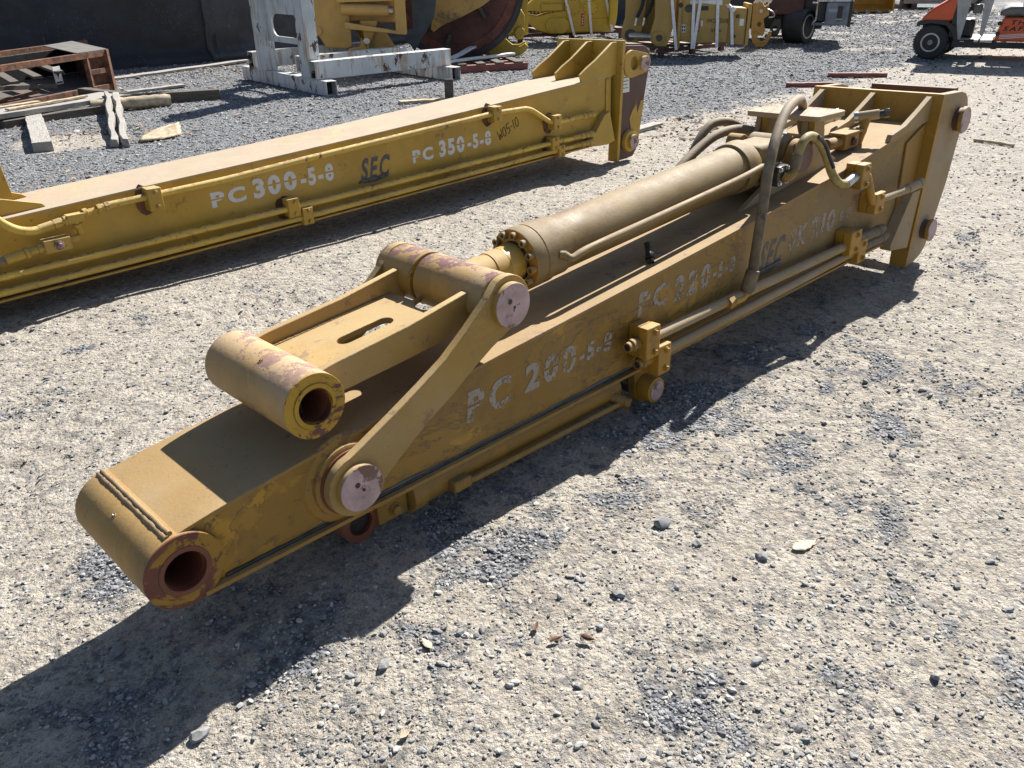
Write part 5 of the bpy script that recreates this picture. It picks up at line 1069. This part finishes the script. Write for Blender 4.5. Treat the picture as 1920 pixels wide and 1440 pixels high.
# --- orange utility cart
t = at('utility_cart', 'orange electric utility cart with clear windscreen parked at the right edge', 'cart', 6.13, 13.0, -.50)
wheel(t, (-.0, -.06, .225), .225, .20, .125, rz=R(-6))
w2 = wheel(t, (.10, .72, .225), .225, .20, .125, rz=R(-6))
for x_, y_ in ((1.75, -.06), (1.75, .78)): wheel(t, (x_, y_, .225), .225, .20, .125)
pr(t, 'wheel_arch', [(-.22, .43), (-.22, .49), (-.17, .52), (.15, .52), (.30, .44), (.36, .22), (.30, .22), (.25, .36), (.16, .45), (-.05, .475)], -.05, .16, 'black', .01)
hood = [(-.19, .49), (-.15, .56), (-.06, .66), (.10, .76), (.24, .86), (.30, .86), (.25, .52), (.16, .49)]
pr(t, 'front_cowl', hood, -.02, .90, 'orangecart', .03)
pr(t, 'dash_panel', [(.20, .30), (.24, .90), (.36, .90), (.34, .25)], -.02, .90, 'black', .02)
pr(t, 'under_body', [(-.15, .24), (-.15, .46), (.30, .50), (.34, .20)], .16, .70, 'black', .01)
pr(t, 'floor', [(.26, .20), (.34, .27), (.84, .27), (.84, .20)], -.03, .90, 'black', .01); bx(t, 'floor_mat', .36, .82, .0, .86, .271, .278, 'alloy', .002)
bx(t, 'sill', .28, 2.0, -.06, -.031, .17, .25, 'black', .006)
pr(t, 'side_panel', [(.80, .255), (.87, .56), (2.1, .58), (2.1, .255)], -.04, .85, 'orangecart', .02)
pr(t, 'lower_stripe', [(.86, .29), (1.7, .36), (1.7, .37), (.86, .30)], -.0435, -.0405, 'label', 0); pr(t, 'lower_stripe', [(.86, .31), (1.7, .38), (1.7, .39), (.86, .32)], -.0435, -.0405, 'label', 0); pr(t, 'lower_stripe', [(.86, .33), (1.7, .40), (1.7, .41), (.86, .34)], -.0435, -.0405, 'label', 0)
for z_ in (.36, .49): cy(t, 'panel_knob', (.83, -.06, z_), (.83, -.03, z_), .028, 'black', 16)
lettering(t, 'panel_lettering', 'THINK', (.955, -.042, .475), (1, 0, .03), (0, 0, 1), .055, .42, 'marker', '', slant=.35, bold=.03)
lettering(t, 'panel_lettering', 'SAFETY', (.885, -.042, .395), (1, 0, .03), (0, 0, 1), .055, .50, 'marker', '', slant=.35, bold=.03)
pr(t, 'seat', [(.80, .58), (.82, .655), (.92, .70), (1.5, .72), (1.5, .59)], .0, .86, 'greyseat', .03)
pr(t, 'seat_back', [(1.05, .70), (1.15, .76), (1.25, 1.15), (1.32, 1.15), (1.5, .66)], .0, .86, 'greyseat', .03)
pr(t, 'windscreen', [(.16, .80), (.20, 1.5), (.205, 1.5), (.175, .80)], .02, .86, 'clear', 0)
pr(t, 'clear_curtain', [(.22, .95), (.44, .95), (.38, .27), (.33, .27)], -.028, -.024, 'clear', .001)
pr(t, 'clear_curtain', [(.58, .95), (.72, .95), (.66, .33), (.61, .33)], -.028, -.024, 'clear', .001)
bar(t, 'roof_post', (.44, -.02, .28), (.78, -.02, 1.6), .03, .03, 'black') if False else None
bar(t, 'roof_post', (.64, .0, .32), (.71, .0, 1.7), .025, .025, 'black'); bar(t, 'roof_post', (.64, .86, .32), (.71, .86, 1.7), .025, .025, 'black')
bar(t, 'roof_post', (.18, .0, .85), (.60, .0, 1.7), .03, .03, 'black'); bar(t, 'roof_post', (.18, .86, .85), (.60, .86, 1.7), .03, .03, 'black')
bar(t, 'steering_column', (.34, .25, .55), (.60, .25, .86), .05, .05, 'black'); bx(t, 'dash_box', .46, .58, .1, .35, .60, .72, 'greyseat', .02)
bm = B(); tube(bm, [(.56+.0+.07*math.cos(a), .25+.17*math.sin(a), .87-.09*math.cos(a)) for a in [2*math.pi*i/16 for i in range(17)]], .013, 8); finish('steering_wheel', bm, 'black', t)
bx(t, 'pedal_box', .36, .52, .2, .7, .28, .52, 'black', .03); bx(t, 'roof', .05, 2.0, -.05, .95, 1.70, 1.75, 'black', .03)
bar(t, 'roof_post', (1.9, .0, .5), (1.95, .0, 1.7), .03, .03, 'black'); bar(t, 'roof_post', (1.9, .86, .5), (1.95, .86, 1.7), .03, .03, 'black')

# --- small timbers and sticks on the yard
plank('red_batten', 'short red painted batten lying left of the other one near the far flange', 'timber', (3.33, 10.50), (3.93, 10.42), .07, .05, 0, 0, 'redwood', 'red painted battens')
plank('red_batten', 'red painted batten lying farther right and behind the other one', 'timber', (4.08, 11.22), (4.76, 11.08), .07, .05, 0, 0, 'redwood', 'red painted battens')
plank('weathered_plank', 'grey plank end sticking out behind the rear beam clevis', 'plank', (.95, 7.55), (1.42, 8.10), .10, .035, 0, 0, 'wood')
bm = B(); tube(bm, [(3.87, 7.10, .01), (3.95, 6.96, .018), (4.06, 6.84, .012)], .012, 8, jitter=.25); tag(finish('stick', bm, 'bark', smooth=60), 'thin pale stick on the gravel right of the front arm flange', 'stick')
o = bx(None, 'wooden_stake', -.05, .05, -.02, .02, 0, .23, 'darkwood', .003); o.location = (-.64, 9.98, -.01); tag(o, 'short dark wooden stake standing up behind the rear beam', 'stake')
plank('bark_plank', 'rotten pale board lying behind the rear beam beside the stake', 'plank', (-1.18, 9.72), (-.62, 9.93), .10, .035, 0, 0, 'bark')

# --- leaves, bigger stones, bark litter
def leaf(x, y, s, rz, mat, lab, curl=.3, stem=True):
    z = hz(x, y)+.004; bm = B(); n_ = 12; rows = []
    for i in range(n_+1):
        t_ = i/n_; wd = math.sin(math.pi*t_**.75)*.21*s*(1+.12*math.sin(i*2.1))
        zc = s*curl*(.06+.55*(t_-.5)**2*2)
        rows.append([bm.verts.new((s*(t_-.5), -wd, zc+wd*curl)), bm.verts.new((s*(t_-.5), 0, zc)), bm.verts.new((s*(t_-.5), wd, zc+wd*curl*1.3))])
    for a, c in zip(rows, rows[1:]):
        for j in range(2): bm.faces.new((a[j], a[j+1], c[j+1], c[j]))
    bmesh.ops.remove_doubles(bm, verts=bm.verts, dist=1e-5)
    o = finish('leaf', bm, mat, None, smooth=80); o.modifiers.new('t', 'SOLIDIFY').thickness = .0008
    if stem: bm = B(); tube(bm, [(s*.48, 0, s*curl*.4), (s*.62, .02*s, s*curl*.5), (s*.75, .02*s, s*.06)], .0012, 6); finish('stem', bm, 'brownleaf', o)
    o.location = (x, y, z); o.rotation_euler = (0, 0, rz); return tag(o, lab, 'leaf')
leaf(.79, 1.845, .085, .45, 'leaf', 'pale dry leaf with a stem lying on the open ground at right', .12)
leaf(.045, 1.545, .035, 1.2, 'brownleaf', 'tiny curled brown leaf, leftmost of the cluster in the foreground', .8, False)
leaf(.09, 1.505, .035, .3, 'brownleaf', 'curled brown leaf standing in the middle of the foreground cluster', .9, False)
leaf(.165, 1.50, .04, -.4, 'brownleaf', 'dark arched brown leaf at the right of the foreground cluster', 1.0, False)
leaf(-.215, 1.50, .045, 2.2, 'leaf', 'small pale leaf just right of the arm shadow', .4)
leaf(-.24, 1.25, .035, .9, 'bark', 'pinkish pale leaf at the bottom of the picture', .5)
def stone(x, y, s, lab, mat='stone'):
    bm = B(); q = bmesh.ops.create_icosphere(bm, subdivisions=2, radius=1)['verts']; k = random.random()*50
    for v in q:
        f = float(fbm(np.array([v.co.x*1.3+k]), np.array([v.co.y*1.3+v.co.z*.9+k]), 1, 3, 3)[0]); v.co *= .45+1.1*f; v.co = Vector((v.co.x*s*1.2, v.co.y*s*.9, v.co.z*s*.65))
    o = finish('stone', bm, mat, None, smooth=22); o.location = (x, y, hz(x, y)+s*.3); o.rotation_euler = (0, 0, k); return tag(o, lab, 'stone', 'larger stones on the yard')
for x, y, s, lab in ((.42, 1.955, .022, 'largest grey stone, right of the arm shadow'), (.50, 1.86, .014, 'small dark stone just below the largest grey stone'), (.66, 1.80, .018, 'grey stone left of the pale dry leaf'), (.26, 1.66, .016, 'rounded pale stone in the middle foreground'), (-.99, 1.565, .021, 'pinkish stone left of the arm nose'), (-.31, 1.44, .016, 'grey stone just right of the shadow edge'), (-.70, 1.30, .020, 'grey stone inside the arm shadow'), (1.22, 2.3, .014, 'dark stone far right on the open ground')): stone(x, y, s, lab)
# bark and leaf litter, one mass
bm = B(); lit = []
for cx_, cy_, r_, n_ in ((-3.6, 8.3, .5, 90), (-4.3, 8.6, .5, 50), (2.2, 8.2, .5, 120), (1.5, 7.7, .35, 70), (-.1, 10.3, .7, 120), (-3.4, 13.6, .8, 130), (-4.6, 13.3, .5, 80), (2.7, 9.5, .9, 60), (-3.0, 6.4, .5, 40), (-2.4, 10.0, 1.0, 40)):
    for k in range(n_):
        a, rr_ = random.uniform(0, 6.28), r_*math.sqrt(random.random()); x_, y_ = cx_+rr_*math.cos(a)*1.4, cy_+rr_*math.sin(a)
        s_ = random.uniform(.012, .05); th_ = random.uniform(0, 6.28); tl = random.uniform(-.5, .5); z_ = hz(x_, y_)+.006+abs(tl)*s_*.3
        u_ = Vector((math.cos(th_), math.sin(th_), tl))*s_; v_ = Vector((-math.sin(th_), math.cos(th_), random.uniform(-.4, .4)))*s_*.35; c_ = Vector((x_, y_, z_))
        bm.faces.new([bm.verts.new(p) for p in (c_-u_, c_+v_, c_+u_, c_-v_)])
me_ = bpy.data.meshes.new('bark_litter'); bm.to_mesh(me_); bm.free()
b = NB('litter'); b.end(b.mix(b.ramp(b.noise(9, 3, .8), .35, .65), (.10, .055, .035), (.42, .34, .24)), .85); me_.materials.append(b.m)
o = bpy.data.objects.new('bark_litter', me_); COL.objects.link(o); o['kind'] = 'stuff'; so_ = o.modifiers.new('t', 'SOLIDIFY'); so_.thickness = .002
